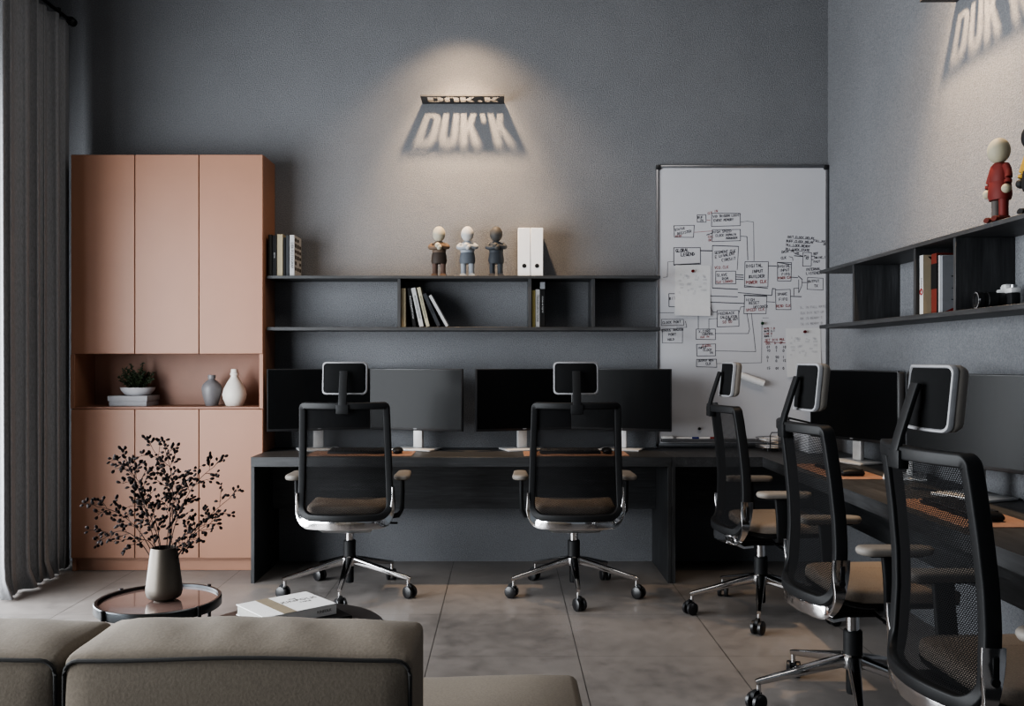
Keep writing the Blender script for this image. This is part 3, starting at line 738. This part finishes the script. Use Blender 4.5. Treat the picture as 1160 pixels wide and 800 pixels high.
place_mon(.718, 5.665, -A, 'black monitor on the back desk, partly in front of the whiteboard')
AR = math.radians(24)
def mon_r(yc, far, lb):
    s = 1 if far else -1
    place_mon(1.895, yc+s*.297, -PI/2+(AR if far else -AR)*1, lb)
mon_r(4.68, True, 'black monitor on the right desk, furthest back by the white box')
mon_r(4.68, False, 'black monitor on the right desk seen edge-on beside the nearest headrest')
mon_r(3.42, True, 'black monitor with grey reflection at the photo right edge')

def keyboard_proto():
    t = thing('keyboard', 'x', 'keyboard')
    finish(B((0,0,.008), (.36,.125,.014), .004, 2, (math.radians(3),0,0)), 'keyboard_case', M['black_plastic'], t)
    bm = bmesh.new()
    for r in range(6):
        for c in range(19): box(bm, (-.165+c*.0183, -.05+r*.02, .0175+.0010*r), (.0155,.0165,.007), .0015, 1)
    finish(bm, 'keys', M['bezel'], t, smooth=False); return t
def mouse_proto():
    t = thing('mouse', 'x', 'mouse'); bm = bmesh.new()
    sweep(bm, [(0,-.055,.012),(0,-.048,.015),(0,-.02,.019),(0,.015,.018),(0,.045,.013),(0,.055,.009)], [(a*1.0,b*.6) for a,b in circ(.031,18)], (0,0,1), scales=[.45,.8,1,1,.85,.5])
    for v_ in bm.verts: v_.co.z = max(.0005, v_.co.z)
    finish(bm, 'mouse_shell', M['black_plastic'], t)
    finish(tube(bmesh.new(), [(-.004,.028,.0255),(.004,.028,.0255)], .007, 12), 'scroll_wheel', M['steel'], t); return t
kp_, mo_ = keyboard_proto(), mouse_proto(); st = [True]
def station(x, y, rz, where, dx_k=-.02, dx_m=.225):
    R = Matrix.Rotation(rz, 4, 'Z'); 
    mt = finish(B((0,0,.0015), (.62,.27,.003), .001, 1), 'desk_mat', M['leather']); mt.location = (x, y, DZ+.0004); mt.rotation_euler = (0,0,rz)
    tag(mt, 'tan leather desk mat '+where, 'desk mat', 'desk mats')
    for pr, d, nm in ((kp_, (dx_k,.015), 'black keyboard on the tan mat '+where), (mo_, (dx_m,.0), 'black mouse on the tan mat '+where)):
        o = pr if st[0] else copy_tree(pr)
        o.location = Vector((x,y,DZ+.0038))+R @ Vector((*d, 0)); o.rotation_euler = (0,0,rz); tag(o, nm, o['category'], o['category']+'s on the desks')
    st[0] = False
station(-.857, 5.455, 0, 'behind the left office chair', -.02, .215)
station(.421, 5.455, 0, 'behind the middle office chair', -.03, .19)
station(1.68, 4.60, -PI/2, 'behind the second chair along the right desk', -.02, .20)
station(1.68, 3.37, -PI/2, 'behind the nearest right-hand chair', -.03, .20)

# wire letter tray with papers
lt = thing('letter_tray', 'round black wire letter tray with two tiers on the corner desk', 'tray', (1.685, 5.66, DZ+.0005))
bm = bmesh.new()
def ell(z, a, b, n=36): return [(a*math.cos(2*PI*i/n), b*math.sin(2*PI*i/n), z) for i in range(n)]
for z in (.022, .036, .062, .080): tube(bm, ell(z,.122,.085), .0025, 6, True)
for z in (.022, .062):
    for i in range(-4, 5):
        xx = i*.024; yy = .085*math.sqrt(max(0,1-(xx/.122)**2)); tube(bm, [(xx,-yy,z),(xx,yy,z)], .0014, 5)
finish(bm, 'wire_basket', M['steel'], lt)
for s in (-1, 1):
    bm = bmesh.new()
    tube(bm, [(s*.027-.032,-.088,.004),(s*.027-.032,-.088,.10),(s*.027-.024,-.088,.118-.01*(s+1)),(s*.027+.024,-.088,.118-.01*(s+1)),(s*.027+.032,-.088,.10-.01*(s+1)),(s*.027+.032,-.088,.004)], .0032, 8, up=(0,1,0))
    finish(bm, 'wire_handle', M['black_metal'], lt)
for i in range(4):
    a = PI/4+i*PI/2; finish(tube(bmesh.new(), [(.09*math.cos(a),.075*math.sin(a),0),(.09*math.cos(a),.068*math.sin(a),.08)], .003, 6), 'foot', M['steel'], lt)
for z, lb in ((.0255,'stack of white papers in the lower tier of the letter tray'), (.0655,'stack of white papers in the upper tier of the letter tray')):
    o = finish(B((0,0,.004), (.17,.10,.008), .001, 1, (0,0,.12)), 'paper_stack', M['paper']); o.location = (1.685, 5.66, DZ+z); tag(o, lb, 'papers', 'paper stacks in the letter tray')

# white perforated box
pb = thing('storage_box', 'white open-fronted perforated box on the right desk behind a chair', 'box', (1.875, 5.61, DZ+.0005))
finish(B((0,0,.0625), (.10,.27,.125), .004, 2), 'box_body', M['bowl'], pb)
finish(B((0,0,.128), (.104,.274,.006), .002, 1), 'lid', M['white'], pb)
stp = thing('stapler', 'black stapler with raised arm lying on the white perforated box', 'stapler', (1.80, 5.60, DZ+.132))
finish(B((.045,0,.004), (.15,.03,.008), .003, 2), 'stapler_base', M['black_plastic'], stp)
finish(B((0,0,.062), (.19,.022,.012), .005, 2, (0,math.radians(13),0)), 'stapler_arm', M['black_plastic'], stp)
finish(B((.085,0,.024), (.024,.018,.044), .003, 2), 'hinge', M['black_plastic'], stp)

# ------------------------------------------------------------------ office chair
def cprof(z):
    pts = [(.40,-.150),(.46,-.150),(.55,-.142),(.65,-.136),(.75,-.138),(.88,-.149),(1.0,-.163),(1.07,-.174)]
    if z <= pts[0][0]: return pts[0][1]
    for (a, b), (c, d) in zip(pts, pts[1:]):
        if z <= c:
            t = (z-a)/(c-a); return b+(d-b)*t
    return pts[-1][1]
def cy(x, z): return cprof(z)-.072*(1-min(1,(x/.24)**2))
OUT = rpoly([(.222,1.052),(.240,.452),(-.240,.452),(-.222,1.052)], [.016,.065,.065,.016], 9)
def densify(p, step, closed=True):
    o = []; n = len(p)
    for i in range(n if closed else n-1):
        a = Vector(p[i]); b = Vector(p[(i+1) % n]); k = max(1, int((b-a).length/step))
        for j in range(k): o.append(tuple(a+(b-a)*j/k))
    if not closed: o.append(p[-1])
    return o
OUTD = densify(OUT, .03)
def halfw(z):
    best = 0
    for i in range(len(OUTD)):
        (x0,z0), (x1,z1) = OUTD[i], OUTD[(i+1) % len(OUTD)]
        if (z0-z)*(z1-z) <= 0 and z0 != z1:
            best = max(best, x0+(x1-x0)*(z-z0)/(z1-z0))
    return best
def make_chair():
    t = thing('office_chair', 'x', 'chair')
    # star base
    bm = bmesh.new()
    lathe([(0,.155),(.04,.155),(.046,.165),(.044,.2),(.036,.208),(0,.208)], 24, bm=bm)
    for k in range(5):
        a = -PI/2+k*2*PI/5; d = Vector((math.cos(a), math.sin(a), 0))
        pts = [d*.03+Vector((0,0,.183)), d*.12+Vector((0,0,.163)), d*.25+Vector((0,0,.13)), d*.345+Vector((0,0,.107)), d*.362+Vector((0,0,.102))]
        sweep(bm, pts, rrect(.046,.036,.010,3), (0,0,1), scales=[(1,1.2),(.9,1.0),(.68,.75),(.5,.6),(.4,.5)])
        tube(bm, [d*.352+Vector((0,0,.108)), d*.352+Vector((0,0,.064))], .009, 10, up=(1,0,0))
    finish(bm, 'star_base', M['chrome'], t)
    for k in range(5):
        a = -PI/2+k*2*PI/5+.0; d = Vector((math.cos(a), math.sin(a), 0)); n = Vector((-d.y, d.x, 0))
        sw = [.5,-.4,.9,.3,-.7][k]; n2 = Matrix.Rotation(sw, 3, 'Z') @ n; d2 = Matrix.Rotation(sw, 3, 'Z') @ d
        c = d*.352+d2*.012
        ca = None
        bm = bmesh.new()
        sweep(bm, [c+n2*.008+Vector((0,0,.055)), c-n2*.008+Vector((0,0,.055))], circ(.022,14), (0,0,1))
        ca = finish(bm, 'caster', M['black_plastic'], t)
        for s in (-1, 1):
            bm = bmesh.new()
            sweep(bm, [c+n2*s*q+Vector((0,0,.033)) for q in (.009,.012,.024,.027)], circ(.0325,22), (0,0,1), scales=[.92,1,1,.88])
            finish(bm, 'wheel', M['bezel'], ca)
    finish(lathe([(0,.20),(.034,.20),(.034,.29),(.030,.295),(0,.295)], 22), 'lift_sleeve', M['black_plastic'], t)
    finish(lathe([(0,.06),(.022,.06),(.024,.07),(.024,.156),(0,.156)], 18), 'column_foot', M['black_plastic'], t)
    finish(lathe([(0,.29),(.023,.29),(.023,.375),(0,.375)], 20), 'gas_lift', M['chrome'], t)
    bm = B((0,-.0,.388), (.20,.24,.045), .014, 3); box(bm, (0,.0,.412), (.30,.30,.022), .008, 2)
    finish(bm, 'tilt_mechanism', M['black_plastic'], t)
    bm = tube(bmesh.new(), [(.09,.03,.385),(.22,.03,.383)], .005, 8); box(bm, (.235,.03,.382), (.06,.02,.009), .003, 2)
    finish(bm, 'lever', M['black_plastic'], t)
    # seat shell + cushion
    so = rpoly([(.235,.31),(.225,-.125),(-.225,-.125),(-.235,.31)], [.07,.09,.09,.07], 8)
    def slab(levels):
        bm = bmesh.new(); rings = []
        for z, k, dz in levels:
            rings.append([bm.verts.new((x*k, .06+(y-.06)*k, z+dz*((y-.06)/.25)**2+ (-.02*max(0,(y-.2)/.11)**2 if z > .44 else 0))) for x, y in so])
        for a, b in zip(rings, rings[1:]):
            for i in range(len(so)): j = (i+1) % len(so); bm.faces.new((a[i], a[j], b[j], b[i]))
        bm.faces.new(rings[0][::-1]); bm.faces.new(rings[-1]); return bm
    finish(slab([(.418,.80,.008),(.424,.9,.010),(.434,.985,.012),(.446,1.0,.012),(.447,.98,.012)]), 'seat_shell', M['black_plastic'], t)
    finish(slab([(.447,.97,.012),(.455,.995,.012),(.478,1.0,.012),(.490,.985,.010),(.497,.94,.008),(.500,.8,.004),(.501,.5,.001)]), 'seat', M['seat'], t, ang=60)
    # back frame and mesh
    loop = [(x, cy(x,z), z) for x, z in OUTD]
    finish(sweep(bmesh.new(), loop, rrect(.036,.044,.006,3), (0,1,0), True), 'back_frame', M['black_plastic'], t)
    bm = bmesh.new(); nz, nx = 46, 20; g = []
    for i in range(nz+1):
        z = .462+(1.042-.462)*i/nz; w = max(.02, halfw(z)-.004)
        g.append([bm.verts.new((w*(2*j/nx-1), cy(w*(2*j/nx-1), z)+.002, z)) for j in range(nx+1)])
    for i in range(nz):
        for j in range(nx): bm.faces.new((g[i][j], g[i][j+1], g[i+1][j+1], g[i+1][j]))
    finish(bm, 'back_mesh', M['mesh'], t, ang=180)
    # lower chrome support following the bottom of the frame
    low = [(x, z) for x, z in OUTD if z < .60]
    right = sorted([p for p in low if p[0] > 0], key=lambda p: (-p[1], -p[0])); left = sorted([p for p in low if p[0] <= 0], key=lambda p: (p[1], -p[0]))
    i0 = min(range(len(OUTD)), key=lambda i: (Vector(OUTD[i])-Vector((.2355,.60))).length)
    seq = []; i = i0
    while True:
        seq.append(OUTD[i]); i = (i+1) % len(OUTD)
        if OUTD[i][1] > .60 and OUTD[i][0] < 0: break
    def outp(x, z):
        d = Vector((x, (z-.62)*1.0)); 
        if abs(x) > .22: return (x+math.copysign(.021, x), z-.0*d.y)
        return (x*(1+.021/max(.12,abs(x))) if abs(x) > .12 else x*1.1, z-.024)
    pts = []; ks = []
    for x, z in seq:
        k = min(1, max(0, (.56-z)/.10))          # 0 on the upright, 1 along the bottom
        xo = x+math.copysign(.0205*(1-k)+.010*k, x) if abs(x) > .15 else x*1.07
        pts.append((xo, cy(x,z)-.002-.004*k, z-.040*k)); ks.append((1+3.4*k, 1-.72*k))
    sup = finish(sweep(bmesh.new(), pts, rrect(.010,.060,.003,2), (0,1,0), scales=ks), 'back_support', M['chrome'], t)
    bm = bmesh.new(); A_, Bq = [], []
    for k in range(13):
        x = -.17+.34*k/12
        A_.append(Vector((x, cy(x,.45)+.004, .410))); Bq.append(Vector((x*.5, -.06, .366)))
    mid = [a*.5+b*.5+Vector((0,0,-.018)) for a, b in zip(A_, Bq)]
    rows = [A_, mid, Bq]; th = Vector((0,0,-.012)); vs = [[bm.verts.new(p) for p in r] for r in rows]; vb = [[bm.verts.new(p+th) for p in r] for r in rows]
    for q in range(2):
        for k in range(12):
            bm.faces.new((vs[q][k], vs[q][k+1], vs[q+1][k+1], vs[q+1][k])); bm.faces.new((vb[q][k], vb[q+1][k], vb[q+1][k+1], vb[q][k+1]))
    for k in range(12): bm.faces.new((vs[0][k+1], vs[0][k], vb[0][k], vb[0][k+1])); bm.faces.new((vs[2][k], vs[2][k+1], vb[2][k+1], vb[2][k]))
    for q in range(2): bm.faces.new((vs[q][0], vs[q+1][0], vb[q+1][0], vb[q][0])); bm.faces.new((vs[q+1][12], vs[q][12], vb[q][12], vb[q+1][12]))
    finish(bm, 'support_plate', M['polished'], sup)
    for s in (-1, 1):
        bm = tube(bmesh.new(), [(s*.262,cy(.24,.53),.53),(s*.268,cy(.24,.53),.53)], .011, 14); box(bm, (s*.263, cy(.24,.56), .56), (.004,.016,.06), .0015, 1)
        finish(bm, 'bracket_knob', M['black_plastic'], sup)
    # arms
    for s in (-1, 1):
        bm = bmesh.new()
        sweep(bm, [(s*.12,.03,.425),(s*.22,.03,.418),(s*.272,.028,.428),(s*.289,.024,.46),(s*.292,.018,.55),(s*.292,.012,.638)], rrect(.020,.064,.008,3), (0,1,0), scales=[(1,.7),(1,.9),(1.1,1),(1.1,1.05),(1.1,1),(1.1,1.05)])
        ar = finish(bm, 'armrest', M['black_plastic'], t)
        pp = rpoly([(.036,.131),(.047,-.131),(-.047,-.131),(-.036,.131)], [.034,.045,.045,.034], 8); bm = bmesh.new(); rings = []
        for z, k, kk in ((.638,.80,.90),(.641,.92,.96),(.650,1,1),(.658,.985,.995),(.6645,.90,.96),(.6665,.7,.85)):
            rings.append([bm.verts.new((s*.297+x*k, .022+y*kk, z)) for x, y in pp])
        for a, b in zip(rings, rings[1:]):
            for i in range(len(pp)): j = (i+1) % len(pp); bm.faces.new((a[i], a[j], b[j], b[i]))
        bm.faces.new(rings[0][::-1]); bm.faces.new(rings[-1]); finish(bm, 'arm_pad', M['pad'], ar, ang=60)
        finish(B((s*.295,.02,.637), (.06,.18,.008), .003, 1), 'pad_plate', M['black_plastic'], ar)
    # headrest
    st_ = bmesh.new(); yc = cy(0,1.05)
    sweep(st_, [(0,yc-.020,1.015),(0,yc-.022,1.055),(0,yc-.010,1.10),(0,yc+.022,1.20),(0,yc+.034,1.235)], rrect(.044,.014,.004,2), (0,1,0))
    box(st_, (0,yc-.014,1.035), (.066,.03,.05), .004, 2)
    hs = finish(st_, 'headrest_stem', M['black_plastic'], t)
    hp = rpoly([(.121,.088),(.121,-.088),(-.121,-.088),(-.121,.088)], [.022]*4, 6)
    hp = densify(hp, .02)
    def hy(x, z, off): return yc+.052+off+.9*x*x*1.6+.10*z
    def hslab(k0, layers, name, m, par):
        bm = bmesh.new(); rings = []
        for kx, kz, off in layers: rings.append([bm.verts.new((x*kx, hy(x*kx, z*kz, off), 1.198+z*kz)) for x, z in hp])
        for a, b in zip(rings, rings[1:]):
            for i in range(len(hp)): j = (i+1) % len(hp); bm.faces.new((a[i], a[j], b[j], b[i]))
        bm.faces.new(rings[0][::-1]); bm.faces.new(rings[-1]); return finish(bm, name, m, par)
    hd = hslab(1, [(.92,.885,.0),(.945,.92,-.006),(.985,.98,-.006),(1,1,-.001),(1,1,.006),(.97,.96,.010)], 'headrest', M['grey_plastic'], t)
    hslab(1, [(.93,.90,-.001),(.89,.85,-.003),(.4,.4,-.004)], 'headrest_shell', M['matte_black'], hd)
    hslab(1, [(.975,.97,.008),(.995,.99,.012),(.99,.98,.026),(.95,.925,.038),(.84,.80,.046),(.5,.45,.050)], 'headrest_cushion', M['pad'], hd)
    return t
ch = make_chair()
CH = [(-.865,5.06,math.radians(1.5),'black mesh office chair at the back desk, nearest the pink cabinet'),
      (.383,5.06,math.radians(-.5),'black mesh office chair standing alone at the middle of the back wall desk'),
      (1.305,4.64,-PI/2+math.radians(1),'black mesh office chair in front of the whiteboard, furthest along the right desk'),
      (1.292,3.377,-PI/2+math.radians(1.2),'black mesh office chair, middle one of the row along the right desk'),
      (1.305,2.43,-PI/2+math.radians(1.2),'black mesh office chair closest to the viewer, cropped by the lower right corner')]
for i, (x, y, rz, lb) in enumerate(CH):
    o = ch if i == 0 else copy_tree(ch)
    o.location = (x, y, 0); o.rotation_euler = (0,0,rz); tag(o, lb, 'chair', 'office chairs around the desks')

# ------------------------------------------------------------------ round tables
rt = thing('round_side_table', 'small round side table with rose tinted glass top and dark rim', 'table', (-1.298, 3.41, 0))
finish(lathe([(0,.388),(.212,.388),(.212,.394),(0,.394)], 72), 'glass_top', M['rose'], rt)
finish(lathe([(.213,.370),(.224,.370),(.226,.373),(.226,.402),(.223,.405),(.2135,.404),(.213,.370)], 72), 'rim', M['rim_metal'], rt)
for k in range(4):
    a = math.radians(57)+k*PI/2; d = Vector((math.cos(a), math.sin(a), 0))
    finish(tube(bmesh.new(), [d*.231+Vector((0,0,0)), d*.231+Vector((0,0,.408))], .0075, 12, up=(1,0,0)), 'leg', M['black_metal'], rt)
BT = .36
bt = thing('round_coffee_table', 'low round black coffee table holding the white book', 'table', (-.752, 3.195, 0))
finish(lathe([(0,BT-.022),(.315,BT-.022),(.325,BT-.018),(.326,BT-.004),(.322,BT),(0,BT)], 80), 'tabletop', M['blacktop'], bt)
for k in range(3):
    a = math.radians(90)+k*2*PI/3; d = Vector((math.cos(a), math.sin(a), 0))
    finish(tube(bmesh.new(), [d*.29, d*.24+Vector((0,0,BT-.022))], .012, 12, up=(1,0,0)), 'leg', M['black_metal'], bt)

# books on the black table
def flat_book(label, c, rz, L, W, T, z, cover, lettering=True):
    t = thing('book', label, 'book', (c[0], c[1], z), rz)
    bm = bmesh.new()
    box(bm, (0,0,.0015), (L,W,.003), .0006, 1); box(bm, (0,0,T-.0015), (L,W,.003), .0006, 1); box(bm, (0,-W/2+.0015,T/2), (L,.003,T), .0006, 1)
    finish(bm, 'cover', cover, t)
    finish(B((0,.002,T/2), (L-.008,W-.010,T-.007)), 'pages', P('pages_200', 200,198,192,.9), t)
    return t
b2 = flat_book('dark thin book lying under the white titled book', (-.725, 3.262), math.radians(36), .29, .20, .018, BT+.0006, bk)
b1 = flat_book('large white book with a beige band lying on the black table', (-.788, 3.279), math.radians(41), .28, .225, .038, BT+.0194, M['white'])
finish(B((-.042,0,.0384), (.05,.225,.0006)), 'title_band', P('band_beige', 168,154,132), b1)
for s_, x_, y_, z_ in (('THE', .045,.045,.014), ('KINFOLK', .058,.018,.030), ('TABLE', .068,-.014,.014)):
    text(s_, 'title_lettering', P('title_grey', 120,116,112), b1, (x_, y_, .0385), (0,0,0), z_, sx=1.15)
text('KINFOLK', 'spine_lettering', P('title_grey', 120,116,112), b1, (.09,-.113,.019), (PI/2,0,0), .014)

# vase with branches
VX, VY, VZ = -1.284, 3.425, .3945
v = finish(lathe([(0,0),(.036,0),(.038,.005),(.055,.009),(.062,.016),(.0665,.034),(.066,.05),(.048,.19),(.0465,.1965),(.043,.1965),(.044,.18),(.058,.05),(.05,.02),(0,.018)], 48), 'metal_vase', M['brush_vase'])
v.location = (VX, VY, VZ); tag(v, 'tapered pewter metal vase on the rose glass table', 'vase')
def pod(bm, p, d, L, W):
    d = d.normalized(); s = d.orthogonal().normalized(); w = d.cross(s)
    rings = []
    for t, k in ((.3,.8),(.62,1.0),(.88,.6)):
        rings.append([bm.verts.new(p+d*L*t+(s*math.cos(a)+w*math.sin(a)*.6)*W*k) for a in (0, PI/2.5, PI*.8, PI*1.2, PI*1.6)])
    a0 = bm.verts.new(p); b0 = bm.verts.new(p+d*L)
    for i in range(5):
        j = (i+1) % 5
        bm.faces.new((a0, rings[0][j], rings[0][i])); bm.faces.new((rings[2][i], rings[2][j], b0))
        for q in range(2): bm.faces.new((rings[q][i], rings[q][j], rings[q+1][j], rings[q+1][i]))
rb = random.Random(21)
def branch(label, e, ctrl, ntw, y=0):
    t = thing('branch', label, 'branch', (VX, VY, VZ+.19), 0, 'dark leafy branches in the metal vase')
    bs, bl = bmesh.new(), bmesh.new()
    sx = max(-.03, min(.03, e[0]*.12))
    pts = bez((sx*.3, y*.1, -.12), (ctrl[0], y*.4, ctrl[1]), (e[0], y, e[1]), 18)
    pts[0] = Vector((sx*.3, y*.1, -.12))
    tube(bs, pts, .0021, 6, up=(0,1,0), scales=[1-.6*i/18 for i in range(19)])
    def twig(p, d, L, n):
        q = bez(p, p+d*L*.5+Vector((0,0,.01)), p+d*L+Vector((0,0,.012*rb.uniform(-1,1))), 5)
        tube(bs, q, .0009, 4, up=(0,1,0))
        for k in range(n):
            b = q[1+k % 5] if k < n-1 else q[5]
            dd = (d*.7+Vector((rb.uniform(-1,1), rb.uniform(-.8,.8), rb.uniform(-.8,1)))).normalized()
            f = b+dd*rb.uniform(.004,.012)
            tube(bs, [b, f], .0006, 4, up=(.1,1,.2))
            pod(bl, f, dd, rb.uniform(.015,.022), rb.uniform(.0055,.0072))
    for k in range(ntw):
        u = .42+.58*(k+rb.uniform(.0,.6))/ntw; i = min(18, int(u*18)); p = pts[i]
        tg = (pts[min(18,i+1)]-pts[max(0,i-1)]).normalized()
        sd = 1 if k % 2 else -1
        d = (tg*.8+Vector((-tg.z, 0, tg.x))*sd*rb.uniform(.4,1.0)+Vector((0,rb.uniform(-.6,.6),0))).normalized()
        twig(p, d, rb.uniform(.035,.075), rb.randint(5,8))
    twig(pts[18], (pts[18]-pts[16]).normalized(), .04, 8)
    finish(bs, 'stem', M['branch'], t); finish(bl, 'leaves', M['pod'], t, ang=70)
z0 = 0
branch('dark leafy branch drooping low at the far left of the vase', (-.235,.035), (-.12,.14), 5, .02)
branch('dark leafy branch reaching far left at mid height', (-.24,.165), (-.07,.14), 7, -.03)
branch('dark leafy branch arching to the upper left tip', (-.185,.315), (-.02,.22), 9, .05)
branch('dark leafy branch rising left of centre with a forked tip', (-.115,.325), (-.06,.2), 8, -.05)
branch('dark leafy branch standing tallest just left of centre', (-.055,.375), (.06,.22), 10, .03)
branch('dark leafy branch standing tall right of centre', (.02,.375), (.07,.2), 9, -.04)
branch('dark leafy branch rising short through the middle', (.045,.24), (.0,.15), 9, .06)
branch('dark leafy branch reaching the upper right tip', (.175,.305), (.02,.2), 8, .04)
branch('dark leafy branch stretching to the far right', (.255,.195), (.08,.06), 6, -.03)
branch('dark leafy branch low on the right side', (.155,.085), (.06,.04), 6, .05)
branch('dark leafy branch short and low beside the vase neck at right', (.08,.035), (.03,.06), 4, -.06)
branch('dark leafy branch short and low beside the vase neck at left', (-.09,.03), (-.03,.09), 3, -.05)
branch('dark leafy branch leaning left through the dense middle', (-.1,.17), (-.02,.1), 9, .03)

# ------------------------------------------------------------------ sofa
sf = thing('sofa', 'low taupe linen sofa seen from behind in the foreground', 'sofa', (-.9, 2.1, 0))
ox, oy = -.9, 2.1
def cushion(x0, x1, y0, y1, z0, z1, crown, name, r=.045):
    bm = bmesh.new(); nx, ny, nzz = 26, 12, 12
    b = bmesh.new(); bmesh.ops.create_cube(b, size=1); bmesh.ops.scale(b, vec=(x1-x0, y1-y0, z1-z0), verts=b.verts)
    bmesh.ops.bevel(b, geom=list(b.edges), offset=r*.35, segments=3, profile=.5, affect='EDGES')
    bmesh.ops.subdivide_edges(b, edges=[e for e in b.edges if e.calc_length() > .06], cuts=14, use_grid_fill=True)
    hx, hy_, hz = (x1-x0)/2, (y1-y0)/2, (z1-z0)/2; rs = random.Random(int(abs(x0)*1000))
    a1, a2 = rs.uniform(0,6), rs.uniform(0,6)
    for v_ in b.verts:
        u, w, q = v_.co.x/hx, v_.co.y/hy_, v_.co.z/hz
        fx, fy, fz = max(0,1-abs(u)**24), max(0,1-w*w), max(0,1-q**4)
        if q > .6:
            v_.co.z += crown*fx*fy**.7+(.0065*fy*fx)*math.sin(v_.co.x*34+a1+2*w+1.5*math.sin(v_.co.x*9))
        if abs(w) > .6: v_.co.y += math.copysign(.018*fx*fz, w)
        v_.co.z += .005*math.sin(v_.co.x*7+a2)*(1 if q > .5 else 0)
    bmesh.ops.translate(b, vec=((x0+x1)/2-ox, (y0+y1)/2-oy, (z0+z1)/2), verts=b.verts)
    return finish(b, name, M['sofa'], sf, ang=60)
def pipe(pts, par, closed=True): finish(tube(bmesh.new(), [(x-ox, y-oy, z) for x, y, z in pts], .0045, 8, closed), 'piping', M['piping'], par)
def back_c(x0, x1):
    c = cushion(x0, x1, 1.86, 2.13, .30, .69, .020, 'back_cushion')
    p = rpoly([(x0+.004,.688),(x1-.004,.688),(x1-.004,.30),(x0+.004,.30)], [.03]*4, 4)
    pipe([(x, 1.858-.008*max(0,1-((x-(x0+x1)/2)/((x1-x0)/2))**4), z+.004*math.sin(x*9)) for x, z in densify(p, .05)], c)
back_c(-.905, -.190); back_c(-1.64, -.915)
sc_ = cushion(-1.64, .200, 1.80, 2.52, .20, .425, .018, 'seat_cushion', .07)
finish(B((-.72-ox, 2.16-oy, .125), (1.80,.68,.15), .02, 3), 'sofa_base', M['sofa'], sf)
for x, y in ((-1.5,1.9),(.1,1.9),(-1.5,2.42),(.1,2.42)): finish(lathe([(0,0),(.018,0),(.022,.06),(0,.06)], 14, (x-ox,y-oy,0)), 'leg', M['black_metal'], sf)

# ------------------------------------------------------------------ light
def area(name, loc, rot, sx, sy, e, col):
    l = bpy.data.lights.new(name, 'AREA'); l.shape = 'RECTANGLE'; l.size = sx; l.size_y = sy; l.energy = e; l.color = col
    o = bpy.data.objects.new(name, l); o.location = loc; o.rotation_euler = rot; COL.objects.link(o); return o
area('window_daylight', (WL-.32, (W0+W1)/2, (WZ0+WZ1)/2), (0, -PI/2, 0), WZ1-WZ0, W1-W0, 400, (.92,.96,1.0))
area('ceiling_fill', (.0, 3.5, H-.15), (0,0,0), 2.6, 1.6, 30, (1,.95,.9))  # added soft fill from above, not a lamp of the room
def spot(loc, target, e, deg, blend):
    l = bpy.data.lights.new('spot', 'SPOT'); l.energy = e; l.spot_size = math.radians(deg); l.spot_blend = blend; l.shadow_soft_size = .042; l.color = (1,.70,.43)
    o = bpy.data.objects.new('sign_spotlight', l); o.location = loc
    o.rotation_euler = (Vector(target)-Vector(loc)).to_track_quat('-Z', 'Y').to_euler(); COL.objects.link(o)
for lx, ly, tx, ty in ((-.267, WB-.454, -.267, WB), (WR-.454, 3.92, WR, 3.92)):
    spot((lx, ly, 3.508), (tx, ty, 2.08), 240, 66, 1.0)      # beam
    spot((lx, ly, 3.508), (tx, ty, 2.20), 65, 108, 1.0)     # spill
w = bpy.data.worlds.new('world'); S.world = w; w.use_nodes = True
w.node_tree.nodes['Background'].inputs[0].default_value = (.80,.90,1.0,1); w.node_tree.nodes['Background'].inputs[1].default_value = .17

# ------------------------------------------------------------------ camera
cd = bpy.data.cameras.new('camera'); cam = bpy.data.objects.new('camera', cd); COL.objects.link(cam)
cam.location = (0, 0, 1.30); cam.rotation_euler = (PI/2, 0, 0)
cd.sensor_fit = 'HORIZONTAL'; cd.sensor_width = 36; cd.lens = 36*1030/1160
cd.shift_x = 8/1160; cd.shift_y = 7/1160; cd.clip_start = .05
S.camera = cam
S.view_settings.view_transform = 'AgX'; S.view_settings.look = 'AgX - Medium High Contrast'; S.view_settings.exposure = 0.55
